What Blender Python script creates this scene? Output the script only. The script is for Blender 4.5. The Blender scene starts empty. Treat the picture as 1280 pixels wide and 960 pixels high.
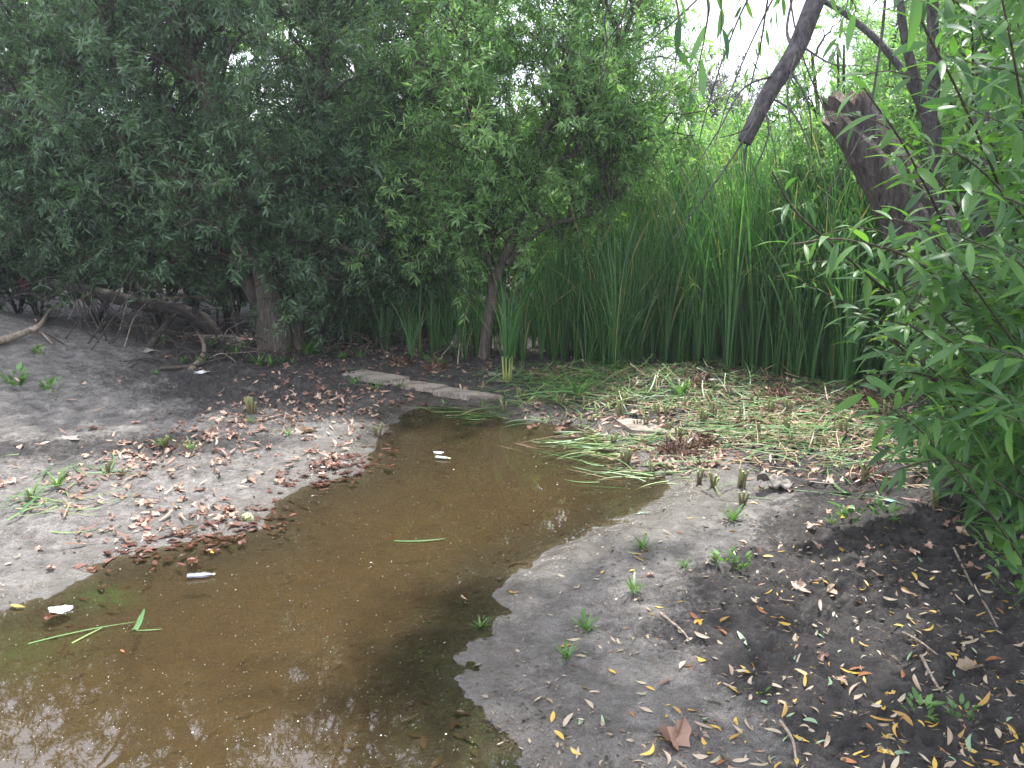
import bpy, math, random
import numpy as np
from mathutils import Vector, Matrix, Euler

# ------------------------------------------------------------------ camera, sky, sun, exposure
sc = bpy.context.scene
PITCH = math.radians(11.3); FPX = 1050.0; CAMZ = 1.62
cam_d = bpy.data.cameras.new('camera'); cam = bpy.data.objects.new('camera', cam_d)
sc.collection.objects.link(cam); sc.camera = cam
cam.location = (0, 0, CAMZ); cam.rotation_euler = (math.pi/2 - PITCH, 0, 0)
cam_d.sensor_width = 36; cam_d.lens = FPX/1280*36; cam_d.clip_start = 0.05; cam_d.clip_end = 2000

SUN_EL, SUN_AZ = math.radians(73), math.radians(20)      # azimuth clockwise from +Y
world = bpy.data.worlds.new('World'); sc.world = world; world.use_nodes = True
wn, wl = world.node_tree.nodes, world.node_tree.links
wn.clear()
wo = wn.new('ShaderNodeOutputWorld'); bg = wn.new('ShaderNodeBackground'); sky = wn.new('ShaderNodeTexSky')
sky.sky_type = 'NISHITA'; sky.sun_disc = False; sky.sun_elevation = SUN_EL; sky.sun_rotation = SUN_AZ
sky.air_density = 1.0; sky.dust_density = 4.0; sky.ozone_density = 1.0
hs = wn.new('ShaderNodeMixRGB'); hs.blend_type = 'MIX'
tc = wn.new('ShaderNodeTexCoord'); nz = wn.new('ShaderNodeTexNoise'); cr = wn.new('ShaderNodeValToRGB')
nz.inputs['Scale'].default_value = 1.8; nz.inputs['Detail'].default_value = 6
cr.color_ramp.elements[0].position = 0.25; cr.color_ramp.elements[0].color = (.55, .55, .55, 1)
cr.color_ramp.elements[1].position = 0.62; cr.color_ramp.elements[1].color = (.97, .97, .97, 1)
wl.new(tc.outputs['Generated'], nz.inputs['Vector']); wl.new(nz.outputs['Fac'], cr.inputs['Fac'])
wl.new(cr.outputs['Color'], hs.inputs['Fac'])
hs.inputs['Color2'].default_value = (12.5, 12.9, 14.6, 1)   # thin bright cloud veil
wl.new(sky.outputs['Color'], hs.inputs['Color1']); wl.new(hs.outputs['Color'], bg.inputs['Color'])
bg.inputs['Strength'].default_value = 0.12
wl.new(bg.outputs['Background'], wo.inputs['Surface'])

sun_d = bpy.data.lights.new('sun', 'SUN'); sun_d.energy = 5.0; sun_d.angle = math.radians(1.2); sun_d.color = (1, .97, .93)
sun = bpy.data.objects.new('sun', sun_d); sc.collection.objects.link(sun)
sdir = Vector((math.sin(SUN_AZ)*math.cos(SUN_EL), math.cos(SUN_AZ)*math.cos(SUN_EL), math.sin(SUN_EL)))
sun.rotation_euler = sdir.to_track_quat('Z', 'Y').to_euler()
sc.view_settings.view_transform = 'Standard'; sc.view_settings.look = 'None'
sc.view_settings.exposure = 1.12; sc.view_settings.gamma = 1; sc.view_settings.use_curve_mapping = False
sc.render.engine = 'CYCLES'
sc.cycles.use_denoising = True
sc.cycles.max_bounces = 7; sc.cycles.diffuse_bounces = 3; sc.cycles.glossy_bounces = 3
sc.cycles.transparent_max_bounces = 10; sc.cycles.transmission_bounces = 4
sc.cycles.caustics_reflective = False; sc.cycles.caustics_refractive = False
sc.cycles.sample_clamp_indirect = 4

GLARE_HAZE = .0021
# ------------------------------------------------------------------ helpers
RNG = np.random.default_rng(7); random.seed(7)
def rays(px, py):
    u = (np.asarray(px, float)-640)/FPX; v = -(np.asarray(py, float)-480)/FPX
    ca, sa = math.cos(PITCH), math.sin(PITCH)
    return np.stack([u, ca + v*sa, -sa + v*ca], -1)
def at(px, py, Y):
    d = rays(px, py); return np.array([0, 0, CAMZ]) + d*(Y/d[..., 1])[..., None]
def at1(px, py, Y): return tuple(float(c) for c in at(px, py, Y))
def norm(v): return v/np.maximum(np.linalg.norm(v, axis=-1, keepdims=True), 1e-9)

def _h(ix, iy, s):
    n = (ix*374761393 + iy*668265263 + s*974634777) & 0x7fffffff
    n = ((n ^ (n >> 13))*1274126177) & 0x7fffffff
    return ((n ^ (n >> 16)) & 0xffff)/65535.0
def vnoise(x, y, s=0):
    x = np.asarray(x, float); y = np.asarray(y, float)
    ix = np.floor(x).astype(np.int64); iy = np.floor(y).astype(np.int64)
    fx = x-ix; fy = y-iy; fx = fx*fx*(3-2*fx); fy = fy*fy*(3-2*fy)
    a = _h(ix, iy, s); b = _h(ix+1, iy, s); c = _h(ix, iy+1, s); d = _h(ix+1, iy+1, s)
    return (a*(1-fx)+b*fx)*(1-fy) + (c*(1-fx)+d*fx)*fy
def fbm(x, y, s=0, o=4):
    r = 0; a = .5; t = 0
    for k in range(o):
        r = r + a*vnoise(x*2**k+k*17.3, y*2**k-k*9.1, s+k); t += a; a *= .5
    return r/t

def sst(a, b, x):
    t = np.clip((x-a)/(b-a), 0, 1); return t*t*(3-2*t)

# shoreline (ground points found from the photo, water surface at z = 0)
SH = [(-40,775),(0,765),(60,745),(110,708),(180,688),(250,676),(310,660),(330,632),(370,604),(440,592),(462,560),(480,535),(505,512),(545,500),
      (600,507),(640,523),(700,527),(740,536),(770,560),(800,580),(845,596),(850,612),(800,640),(745,664),(690,686),(655,710),
      (642,738),(622,768),(592,800),(574,840),(572,880),(592,930),(612,975)]
_w = []
for px, py in SH:
    d = rays(px, py); t = CAMZ/-d[2]; _w.append((d[0]*t, d[1]*t))
SHORE = np.array(_w + [(-.12, 1.7), (-.35, 1.1), (-1.3, .5), (-3.2, .3), (-5.2, .9), (-5.4, 2.0), (-4.0, 2.9), (-2.9, 3.1)])
def shore_sd(x, y):
    """signed distance to the pool edge, positive on land"""
    x = np.asarray(x, float); y = np.asarray(y, float)
    best = np.full(x.shape, 1e9); inside = np.zeros(x.shape, bool)
    A = SHORE; B = np.roll(SHORE, -1, 0)
    for (ax, ay), (bx, by) in zip(A, B):
        dx, dy = bx-ax, by-ay
        t = np.clip(((x-ax)*dx + (y-ay)*dy)/(dx*dx+dy*dy), 0, 1)
        best = np.minimum(best, (x-ax-t*dx)**2 + (y-ay-t*dy)**2)
        c = (ay > y) != (by > y)
        inside ^= c & (x < (bx-ax)*(y-ay)/(by-ay if by != ay else 1e-9) + ax)
    s = np.sqrt(best)
    return np.where(inside, -s, s) + (fbm(x*3.2, y*3.2, 71, 4)-.5)*.22*sst(1.0, 3.0, y)+ (fbm(x*11, y*11, 72, 3)-.5)*.09
_rf = np.random.default_rng(12)
FOOT = [(float(_rf.uniform(.1, 3.2)), float(_rf.uniform(2.2, 6.2)), float(_rf.uniform(0, 3.14)), float(_rf.uniform(.7, 1.1))) for _ in range(38)] + [(float(_rf.uniform(-5, -1.6)), float(_rf.uniform(3.6, 8.0)), float(_rf.uniform(0, 3.14)), float(_rf.uniform(.7, 1.1))) for _ in range(42)]
def rough_mask(x, y, sd):
    """1 on trampled peaty soil, 0 on smooth silt"""
    right = sst(.45, 1.0, sd + (fbm(x*1.7, y*1.7, 5)-.5)*.9 + .28*(x-1.0))*(x > -.3)
    band = np.exp(-((y - (5.35 + .25*(x+3.2)))/.33)**2)*sst(-1.2, -2.0, x)
    far = sst(5.6, 7.4, y + (fbm(x*.9, y*.9, 9)-.5)*1.5)*sst(-4.6, -3.0, x+.0*y)
    farr = sst(5.2, 6.2, y)*(x > 0)
    return np.clip(np.maximum.reduce([right, band, far, farr]), 0, 1)
def H(x, y, fine=True):
    x = np.asarray(x, float); y = np.asarray(y, float)
    sd = shore_sd(x, y); pos = np.maximum(sd, 0)
    h = np.where(sd < 0, -.13*(1-np.exp(-(-np.minimum(sd, 0)/.5)**1.35)), .045*(1-np.exp(-pos/.5)) + .018*np.minimum(pos, 4)) + .014*sst(-.14, .10, sd)*(x > -1.5)+ .008*sst(-.1, .10, sd)*(x <= -1.5)
    h = h + .62*np.exp(-(((x+6.3)/2.3)**2 + ((y-8.3)/2.1)**2))*sst(0, .8, sd)
    h = h + .06*np.exp(-(((x-3.6)/1.2)**2 + ((y-4.2)/1.6)**2))
    h = h + .9*sst(14, 26, y) + 1.6*sst(26, 60, y)
    land = sst(-.22, .16, sd); rm = rough_mask(x, y, sd)
    h = h + land*(fbm(x*1.3, y*1.3, 11)-.5)*.07 + .012*(fbm(x*2.2, y*2.2, 12)-.5)
    if fine:
        r = fbm(x*9, y*9, 21, 4); rid = 1-np.abs(2*fbm(x*16, y*16, 31, 3)-1)
        h = h + land*(.42+.58*rm)*((r-.5)*.070 + (rid-.75)*.050*(.25+.75*rm))*(.45+.55*sst(0, .3, sd))
        for fx_, fy_, fa, fs in FOOT:
            m = (np.abs(x-fx_) < .3) & (np.abs(y-fy_) < .3)
            if not m.any(): continue
            u = (x[m]-fx_)*math.cos(fa)+(y[m]-fy_)*math.sin(fa); v = -(x[m]-fx_)*math.sin(fa)+(y[m]-fy_)*math.cos(fa)
            q = (u/(.13*fs))**2+(v/(.05*fs))**2; h[m] = h[m] + land[m]*(-.016*np.exp(-q**2*.7) + .007*np.exp(-((np.sqrt(q)-1.35)/.25)**2))
        h = h + land*(.45+.55*rm)*(fbm(x*40, y*40, 44, 2)-.5)*.030*(.4+.6*sst(0, .3, sd))
        c = vnoise(x*34, y*34, 41)*vnoise(x*27+5, y*27, 42)
        h = h + land*rm*np.clip(c-.35, 0, 1)*.045
    return h
def H1(x, y): return float(H(np.array([x]), np.array([y]))[0])
def gp(px, py, z=None):
    """where the photo's pixel meets the ground (or the height z)"""
    d = rays(px, py); zz = 0.0 if z is None else z
    for _ in range(1 if z is not None else 6):
        t = (zz-CAMZ)/d[2]; x, y = d[0]*t, d[1]*t
        if z is None: zz = zz*.4 + .6*float(H(np.array([x]), np.array([y]), False)[0])
    return x, y

def to_px(x, y, z):
    ca, sa = math.cos(PITCH), math.sin(PITCH)
    dz = z-CAMZ; f = y*ca - dz*sa; v = y*sa + dz*ca
    return 640+FPX*x/f, 480-FPX*v/f

def make_mesh(name, parts, mats):
    """parts: (verts (n,3), faces (m,k), material index, smooth, rnd (n,) or None)"""
    V = []; L = []; S = []; M = []; SM = []; R = []; off = 0
    for v, f, mi, sm, r in parts:
        v = np.asarray(v, np.float32).reshape(-1, 3); f = np.asarray(f, np.int64)
        if len(f) == 0: continue
        V.append(v); L.append((f+off).ravel()); S.append(np.full(len(f), f.shape[1])); M.append(np.full(len(f), mi)); SM.append(np.full(len(f), sm))
        R.append(np.full(len(v), .5, np.float32) if r is None else np.asarray(r, np.float32)); off += len(v)
    V = np.concatenate(V); L = np.concatenate(L); S = np.concatenate(S); M = np.concatenate(M); SM = np.concatenate(SM); R = np.concatenate(R)
    me = bpy.data.meshes.new(name)
    me.vertices.add(len(V)); me.vertices.foreach_set('co', V.ravel())
    me.loops.add(len(L)); me.loops.foreach_set('vertex_index', L.astype(np.int32))
    me.polygons.add(len(S)); st = np.concatenate([[0], np.cumsum(S)[:-1]])
    me.polygons.foreach_set('loop_start', st.astype(np.int32))
    me.polygons.foreach_set('material_index', M.astype(np.int32)); me.polygons.foreach_set('use_smooth', SM.astype(bool))
    a = me.attributes.new('rnd', 'FLOAT', 'POINT'); a.data.foreach_set('value', R)
    for m in mats: me.materials.append(m)
    me.update(calc_edges=True)
    return me
def link(name, me, parent=None, loc=(0, 0, 0), rot=(0, 0, 0), scale=(1, 1, 1)):
    o = bpy.data.objects.new(name, me); sc.collection.objects.link(o)
    o.location = loc; o.rotation_euler = rot; o.scale = scale
    if parent: o.parent = parent
    return o
def tag(o, label, cat, group=None, kind=None):
    o['label'] = label; o['category'] = cat
    if group: o['group'] = group
    if kind: o['kind'] = kind
    return o
def catmull(P, n):
    P = np.asarray(P, float); Q = np.vstack([2*P[0]-P[1], P, 2*P[-1]-P[-2]]); out = []
    m = len(P)-1
    for i in range(m):
        p0, p1, p2, p3 = Q[i:i+4]
        for t in np.linspace(0, 1, n, endpoint=False):
            out.append(.5*((2*p1)+(-p0+p2)*t+(2*p0-5*p1+4*p2-p3)*t*t+(-p0+3*p1-3*p2+p3)*t**3))
    out.append(P[-1]); return np.array(out)
def tube(P, R, sides=8, rough=0., seed=0, cap=True, ridge=0.):
    """bent tapering tube through the points P"""
    P = np.asarray(P, float); n = len(P); R = np.interp(np.linspace(0, 1, n), np.linspace(0, 1, len(R)), R)
    T = norm(np.gradient(P, axis=0)); N = np.zeros_like(P)
    a = np.array([0, 0, 1.]) if abs(T[0][2]) < .9 else np.array([1., 0, 0])
    N[0] = norm(np.cross(T[0], a))
    for i in range(1, n):
        v = N[i-1]-T[i]*np.dot(N[i-1], T[i]); N[i] = norm(v)
    B = np.cross(T, N); th = np.linspace(0, 2*math.pi, sides, endpoint=False)
    rr = np.repeat(R[:, None], sides, 1)
    if rough or ridge:
        s = np.cumsum(np.r_[0, np.linalg.norm(np.diff(P, axis=0), axis=1)])[:, None]
        cx, cy = np.cos(th)[None]*2.0, np.sin(th)[None]*2.0
        rr = rr*(1+rough*(fbm(cx+s*3+seed*7.7, cy+s*1.3, seed+3, 3)-.5)*2)
        if ridge:
            k = 1-np.abs(2*fbm(th[None]*3.1+0*s+np.sin(s*5)*.35, s*2.2+seed, seed+8, 3)-1)
            k2 = np.where(th[None] > 6.28, k, k)
            rr = rr*(1+ridge*(k2-.7))
    V = P[:, None] + rr[..., None]*(np.cos(th)[None, :, None]*N[:, None] + np.sin(th)[None, :, None]*B[:, None])
    V = V.reshape(-1, 3)
    i = np.arange(n-1)[:, None]*sides; j = np.arange(sides)[None]; j2 = (j+1) % sides
    F = np.stack([i+j, i+j2, i+sides+j2, i+sides+j], -1).reshape(-1, 4)
    parts = [(V, F)]
    if cap:
        for k, rev in ((0, True), (n-1, False)):
            c = V[k*sides:(k+1)*sides]; cen = c.mean(0)
            vv = np.vstack([c, cen]); ff = np.array([[q, (q+1) % sides, sides] for q in range(sides)])
            parts.append((vv, ff[:, ::-1] if rev else ff))
    return parts
def tparts(P, R, mi=0, sides=8, smooth=True, **k):
    return [(v, f, mi, smooth, None) for v, f in tube(P, R, sides, **k)]
def sticks(A, B, ra, rb):
    """many thin three sided twigs"""
    A = np.asarray(A, float); B = np.asarray(B, float); n = len(A); T = norm(B-A)
    ref = np.where(np.abs(T[:, 2:3]) < .9, np.array([[0, 0, 1.]]), np.array([[1., 0, 0]]))
    N = norm(np.cross(T, ref)); Bn = np.cross(T, N); V = np.zeros((n, 6, 3))
    ra = np.broadcast_to(ra, (n,)); rb = np.broadcast_to(rb, (n,))
    for k in range(3):
        c, s = math.cos(k*2.094), math.sin(k*2.094); d = c*N+s*Bn
        V[:, k] = A+d*ra[:, None]; V[:, 3+k] = B+d*rb[:, None]
    o = (np.arange(n)*6)[:, None]
    F = np.concatenate([o+np.array([[k, (k+1) % 3, 3+(k+1) % 3, 3+k]]) for k in range(3)])
    return V.reshape(-1, 3), F
def leaves(P, D, N, L, W, st=(.3, .68), bend=.18, fold=.18, mid=False, shape=.8, wav=0.):
    """many willow leaves at once: base P, direction D, face normal N"""
    P, D, N = (np.asarray(a, float) for a in (P, D, N)); n = len(P); D = norm(D)
    N = norm(N-D*np.sum(N*D, -1, keepdims=True)); S = np.cross(D, N)
    L = np.broadcast_to(L, (n,))[:, None]; W = np.broadcast_to(W, (n,))[:, None]; bend = np.broadcast_to(bend, (n,))[:, None]
    k = len(st); cols = 3 if mid else 2; nv = 2+cols*k; V = np.zeros((n, nv, 3))
    def cen(t): return P + L*(t*D*(1-.25*bend*t) - bend*t*t*N)
    V[:, 0] = cen(0.); V[:, -1] = cen(1.)
    for i, t in enumerate(st):
        w = math.sin(math.pi*t**shape)**.85*.5; c = cen(t)
        e = fold*w*W*N + (wav*W*math.sin(9*t))*N
        V[:, 1+i*cols] = c - S*W*w + e; V[:, 1+i*cols+cols-1] = c + S*W*w + e - 2*(wav*W*math.sin(9*t))*N
        if mid: V[:, 2+i*cols] = c
    T3 = []; T4 = []
    if mid:
        T3 += [[0, 2, 1], [0, 3, 2]]
        for i in range(k-1):
            a = 1+3*i; T4 += [[a, a+1, a+4, a+3], [a+1, a+2, a+5, a+4]]
        a = 1+3*(k-1); T3 += [[a, a+1, nv-1], [a+1, a+2, nv-1]]
    else:
        T3 += [[0, 2, 1]]
        for i in range(k-1):
            a = 1+2*i; T4 += [[a, a+1, a+3, a+2]]
        a = 1+2*(k-1); T3 += [[a, a+1, nv-1]]
    o = (np.arange(n)*nv)[:, None, None]
    F3 = (o+np.array(T3)[None]).reshape(-1, 3); F4 = (o+np.array(T4)[None]).reshape(-1, 4) if T4 else np.zeros((0, 4), int)
    rnd = np.repeat(RNG.random(n), nv)
    return V.reshape(-1, 3), F3, F4, rnd
def lparts(res, mi=0, smooth=True):
    v, f3, f4, r = res
    F = [(v, f3, mi, smooth, r)]
    if len(f4):                      # tris and quads share vertices: pad by one mesh piece with both
        F = [(v, f3, mi, smooth, r), (v, f4, mi, smooth, r)]
    return F
def rdir(n, rng=RNG):
    v = rng.normal(size=(n, 3)); return norm(v)

# ------------------------------------------------------------------ materials
class MatB:
    def __init__(s, name):
        s.m = bpy.data.materials.new(name); s.m.use_nodes = True; s.t = s.m.node_tree; s.n = s.t.nodes; s.l = s.t.links; s.n.clear()
        s.out = s.n.new('ShaderNodeOutputMaterial')
    def new(s, t, **k):
        x = s.n.new('ShaderNode'+t)
        for a, b in k.items():
            if a in x.inputs: x.inputs[a].default_value = b
            else: setattr(x, a, b)
        return x
    def attr(s, name): x = s.n.new('ShaderNodeAttribute'); x.attribute_name = name; return x
    def noise(s, scale, detail=5, rough=.6, vec=None, dist=0.):
        x = s.n.new('ShaderNodeTexNoise'); x.inputs['Scale'].default_value = scale; x.inputs['Detail'].default_value = detail
        x.inputs['Roughness'].default_value = rough; x.inputs['Distortion'].default_value = dist
        if vec is None:
            g = s.n.new('ShaderNodeTexCoord'); vec = g.outputs['Object']
        s.l.new(vec, x.inputs['Vector']); return x
    def ramp(s, fac, stops):
        x = s.n.new('ShaderNodeValToRGB'); e = x.color_ramp.elements
        while len(e) < len(stops): e.new(.5)
        for q, (p, c) in zip(e, stops): q.position = p; q.color = (*c, 1) if len(c) == 3 else c
        s.l.new(fac, x.inputs['Fac']); return x
    def mix(s, fac, a, b, bt='MIX'):
        x = s.n.new('ShaderNodeMixRGB'); x.blend_type = bt
        for i, q in enumerate((fac, a, b)):
            if hasattr(q, 'is_linked'): s.l.new(q, x.inputs[i])
            elif isinstance(q, (int, float)): x.inputs[i].default_value = q
            else: x.inputs[i].default_value = (*q, 1)
        return x
    def math(s, op, a, b=None, c=None):
        x = s.n.new('ShaderNodeMath'); x.operation = op
        for i, q in enumerate((a, b, c)):
            if q is None: continue
            if hasattr(q, 'is_linked'): s.l.new(q, x.inputs[i])
            else: x.inputs[i].default_value = q
        return x
    def bump(s, h, strength, dist):
        x = s.n.new('ShaderNodeBump'); x.inputs['Strength'].default_value = strength; x.inputs['Distance'].default_value = dist
        s.l.new(h, x.inputs['Height']); return x
    def bsdf(s, col, rough=.6, spec=.5, nrm=None, out=True, **k):
        x = s.n.new('ShaderNodeBsdfPrincipled')
        for key, q in (('Base Color', col), ('Roughness', rough), ('Specular IOR Level', spec)):
            if hasattr(q, 'is_linked'): s.l.new(q, x.inputs[key])
            else: x.inputs[key].default_value = (*q, 1) if isinstance(q, tuple) else q
        if nrm is not None: s.l.new(nrm.outputs[0], x.inputs['Normal'])
        for a, b in k.items(): x.inputs[a].default_value = b
        if out: s.l.new(x.outputs[0], s.out.inputs['Surface'])
        return x

def leaf_mat(name, stops, back, trans=.34, rough=.42, tboost=(1.5, 1.7, .8), seed_scale=.9, spec=.5):
    b = MatB(name); r = b.attr('rnd')
    g = b.new('TexCoord'); nz = b.noise(seed_scale, 2, .5, g.outputs['Object'])
    f = b.math('ADD', b.math('MULTIPLY', r.outputs['Fac'], .84).outputs[0], b.math('MULTIPLY', b.math('SUBTRACT', nz.outputs['Fac'], .46).outputs[0], .7).outputs[0])
    col = b.ramp(f.outputs[0], stops)
    geo = b.new('NewGeometry')
    c2 = b.mix(geo.outputs['Backfacing'], col.outputs[0], b.mix(.5, col.outputs[0], back).outputs[0])
    p = b.bsdf(c2.outputs[0], rough, spec, out=False)
    tr = b.n.new('ShaderNodeBsdfTranslucent'); tm = b.mix(1., col.outputs[0], tboost, 'MULTIPLY'); b.l.new(tm.outputs[0], tr.inputs['Color'])
    m = b.n.new('ShaderNodeMixShader'); m.inputs[0].default_value = trans
    b.l.new(p.outputs[0], m.inputs[1]); b.l.new(tr.outputs[0], m.inputs[2]); b.l.new(m.outputs[0], b.out.inputs['Surface'])
    return b.m
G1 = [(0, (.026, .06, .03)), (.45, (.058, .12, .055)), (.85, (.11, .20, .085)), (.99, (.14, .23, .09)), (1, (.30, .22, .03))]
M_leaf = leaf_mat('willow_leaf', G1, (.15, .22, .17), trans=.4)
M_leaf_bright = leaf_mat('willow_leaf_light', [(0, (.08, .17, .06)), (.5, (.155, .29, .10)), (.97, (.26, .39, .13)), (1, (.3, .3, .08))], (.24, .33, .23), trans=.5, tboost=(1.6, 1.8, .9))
M_leaf_near = leaf_mat('willow_leaf_glossy', [(0, (.024, .07, .024)), (.5, (.05, .125, .036)), (.97, (.085, .18, .04)), (1, (.24, .28, .05))], (.13, .20, .14), trans=.40, rough=.42, tboost=(2.2, 2.3, .7), spec=.35)
M_leaf_brown = leaf_mat('dull_leaf', [(0, (.04, .045, .03)), (1, (.10, .10, .055))], (.1, .1, .07), trans=.2)
M_cat = leaf_mat('cattail_blade', [(0, (.02, .07, .02)), (.45, (.055, .145, .045)), (.85, (.115, .225, .07)), (.97, (.18, .28, .09)), (1, (.32, .26, .12))], (.07, .16, .05), trans=.37, rough=.38, tboost=(1.6, 1.8, .8))
M_weed = leaf_mat('weed_leaf', [(0, (.05, .12, .03)), (1, (.12, .24, .05))], (.1, .2, .06), trans=.3)
M_cut_green = leaf_mat('cut_blade_green', [(0, (.05, .12, .04)), (.5, (.10, .21, .06)), (1, (.20, .28, .08))], (.16, .26, .12), trans=.2)
M_cut_straw = leaf_mat('cut_blade_straw', [(0, (.08, .05, .032)), (.5, (.20, .14, .082)), (1, (.38, .29, .18))], (.4, .32, .2), trans=.15, tboost=(1.2, 1.1, .8))
M_litter = leaf_mat('dead_leaf_brown', [(0, (.05, .028, .022)), (.35, (.14, .072, .05)), (.7, (.28, .17, .12)), (1, (.50, .36, .27))], (.34, .24, .18), trans=.1, tboost=(1.2, 1, .8), rough=.5)
M_yellow = leaf_mat('fallen_leaf_yellow', [(0, (.26, .14, .03)), (.5, (.46, .28, .04)), (1, (.52, .38, .09))], (.5, .4, .15), trans=.15, tboost=(1.2, 1, .7))
M_cream = leaf_mat('fallen_leaf_cream', [(0, (.20, .14, .09)), (.5, (.36, .29, .20)), (1, (.50, .44, .34))], (.5, .46, .38), trans=.12, tboost=(1.1, 1, .8))
M_orange = leaf_mat('fallen_leaf_orange', [(0, (.16, .06, .025)), (1, (.34, .13, .04))], (.3, .16, .1), trans=.1, tboost=(1.2, 1, .7))
M_greenleaf = leaf_mat('fallen_leaf_green', [(0, (.16, .26, .16)), (1, (.26, .36, .2))], (.3, .36, .28), trans=.1, tboost=(1.1, 1, .7))

def bark_mat(name, a, c, scale=7, stretch=.16, bump=.6, dist=.02):
    b = MatB(name); g = b.new('TexCoord'); mp = b.new('Mapping'); b.l.new(g.outputs['Object'], mp.inputs['Vector']); mp.inputs['Scale'].default_value = (1, 1, stretch)
    n1 = b.noise(scale*6, 6, .65, mp.outputs[0], .5); n2 = b.noise(scale*.6, 4, .6, g.outputs['Object'])
    col = b.ramp(n1.outputs['Fac'], [(.3, tuple(q*.35 for q in a)), (.5, a), (.72, c)])
    c2 = b.mix(.5, col.outputs[0], b.ramp(n2.outputs['Fac'], [(.35, (.45, .45, .45)), (.65, (1.25, 1.25, 1.2))]).outputs[0], 'MULTIPLY')
    b.bsdf(c2.outputs[0], .85, .25, b.bump(n1.outputs['Fac'], bump, dist)); return b.m
M_bark = bark_mat('willow_bark', (.085, .07, .058), (.17, .15, .125))
M_bark_pale = bark_mat('pale_willow_bark', (.16, .145, .125), (.30, .28, .25))
M_bark_dark = bark_mat('dark_bark', (.045, .038, .034), (.10, .088, .078))
M_bark_near = bark_mat('furrowed_bark', (.075, .062, .06), (.155, .135, .13), 6, .12, 1., .03)
M_limb = bark_mat('smooth_limb_bark', (.06, .055, .058), (.13, .12, .12), 9, .5, .5, .006)
M_dead = bark_mat('bleached_wood', (.24, .19, .15), (.42, .36, .30), 12, .2, .5, .004)
M_wood = bark_mat('broken_heartwood', (.17, .135, .11), (.34, .28, .22), 16, .08, 1., .012)
M_twig = bark_mat('twig_bark', (.06, .05, .035), (.13, .115, .08), 20, .3, .2, .002)

def mud_mat():
    b = MatB('mud'); g = b.new('TexCoord'); O = g.outputs['Object']
    wet, tone, und, dry, alg = (b.attr(q).outputs['Fac'] for q in ('wet', 'tone', 'under', 'straw', 'algae'))
    n1 = b.noise(3.0, 8, .68, O); n2 = b.noise(38, 8, .7, O); n3 = b.noise(190, 4, .6, O); n4 = b.noise(9, 8, .7, O, .6)
    light = b.ramp(n4.outputs['Fac'], [(.32, (.06, .054, .049)), (.5, (.15, .139, .128)), (.70, (.27, .252, .235))])
    dark = b.ramp(n4.outputs['Fac'], [(.3, (.018, .016, .016)), (.52, (.034, .030, .028)), (.75, (.088, .079, .072))])
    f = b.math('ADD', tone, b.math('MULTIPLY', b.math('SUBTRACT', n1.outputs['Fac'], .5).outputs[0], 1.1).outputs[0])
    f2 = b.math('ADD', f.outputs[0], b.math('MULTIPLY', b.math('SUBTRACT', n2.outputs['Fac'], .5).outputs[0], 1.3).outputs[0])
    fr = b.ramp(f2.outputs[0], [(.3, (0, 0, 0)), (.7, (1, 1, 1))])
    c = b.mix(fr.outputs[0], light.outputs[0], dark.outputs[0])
    grit = b.ramp(n3.outputs['Fac'], [(.3, (.45, .45, .45)), (.52, (1, 1, 1)), (.70, (1.9, 1.85, 1.8))])
    c = b.mix(.75, c.outputs[0], grit.outputs[0], 'MULTIPLY')
    n5 = b.noise(75, 6, .7, O, .4); c = b.mix(b.ramp(n5.outputs['Fac'], [(.56, (0, 0, 0)), (.64, (.75, .75, .75))]).outputs[0], c.outputs[0], (.03, .026, .024))
    c = b.mix(b.math('MULTIPLY', wet, .72).outputs[0], c.outputs[0], (.05, .043, .035))
    straw = b.ramp(n2.outputs['Fac'], [(.3, (.06, .06, .03)), (.6, (.22, .19, .10))])
    c = b.mix(dry, c.outputs[0], straw.outputs[0])
    bed = b.ramp(n4.outputs['Fac'], [(.32, (.028, .020, .011)), (.47, (.088, .056, .024)), (.75, (.14, .092, .040))])
    bed2 = b.mix(b.ramp(n2.outputs['Fac'], [(.50, (0, 0, 0)), (.66, (.85, .85, .85))]).outputs[0], bed.outputs[0], (.028, .02, .012))
    edge = b.mix(b.ramp(b.math('ADD', und, b.math('MULTIPLY', b.math('SUBTRACT', n1.outputs['Fac'], .5).outputs[0], .9).outputs[0]).outputs[0], [(.25, (0, 0, 0)), (.75, (1, 1, 1))]).outputs[0], (.035, .031, .024), bed2.outputs[0])
    c = b.mix(b.ramp(und, [(.0, (0, 0, 0)), (.16, (1, 1, 1))]).outputs[0], c.outputs[0], edge.outputs[0])
    c = b.mix(b.math('MULTIPLY', alg, b.ramp(n2.outputs['Fac'], [(.35, (0, 0, 0)), (.6, (1, 1, 1))]).outputs[0]).outputs[0], c.outputs[0], (.045, .15, .03))
    rough = b.mix(wet, b.ramp(n2.outputs['Fac'], [(.3, (.62,)*3), (.7, (.95,)*3)]).outputs[0], b.ramp(n2.outputs['Fac'], [(.35, (.06,)*3), (.65, (.4,)*3)]).outputs[0])
    hh = b.math('ADD', n2.outputs['Fac'], b.math('MULTIPLY', n3.outputs['Fac'], .3).outputs[0])
    bm = b.bump(hh.outputs[0], 1., .03)
    b.l.new(b.math('SUBTRACT', 1.0, b.math('MULTIPLY', wet, .55).outputs[0]).outputs[0], bm.inputs['Strength'])
    b.bsdf(c.outputs[0], rough.outputs[0], .5, bm)
    return b.m
M_mud = mud_mat()

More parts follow.
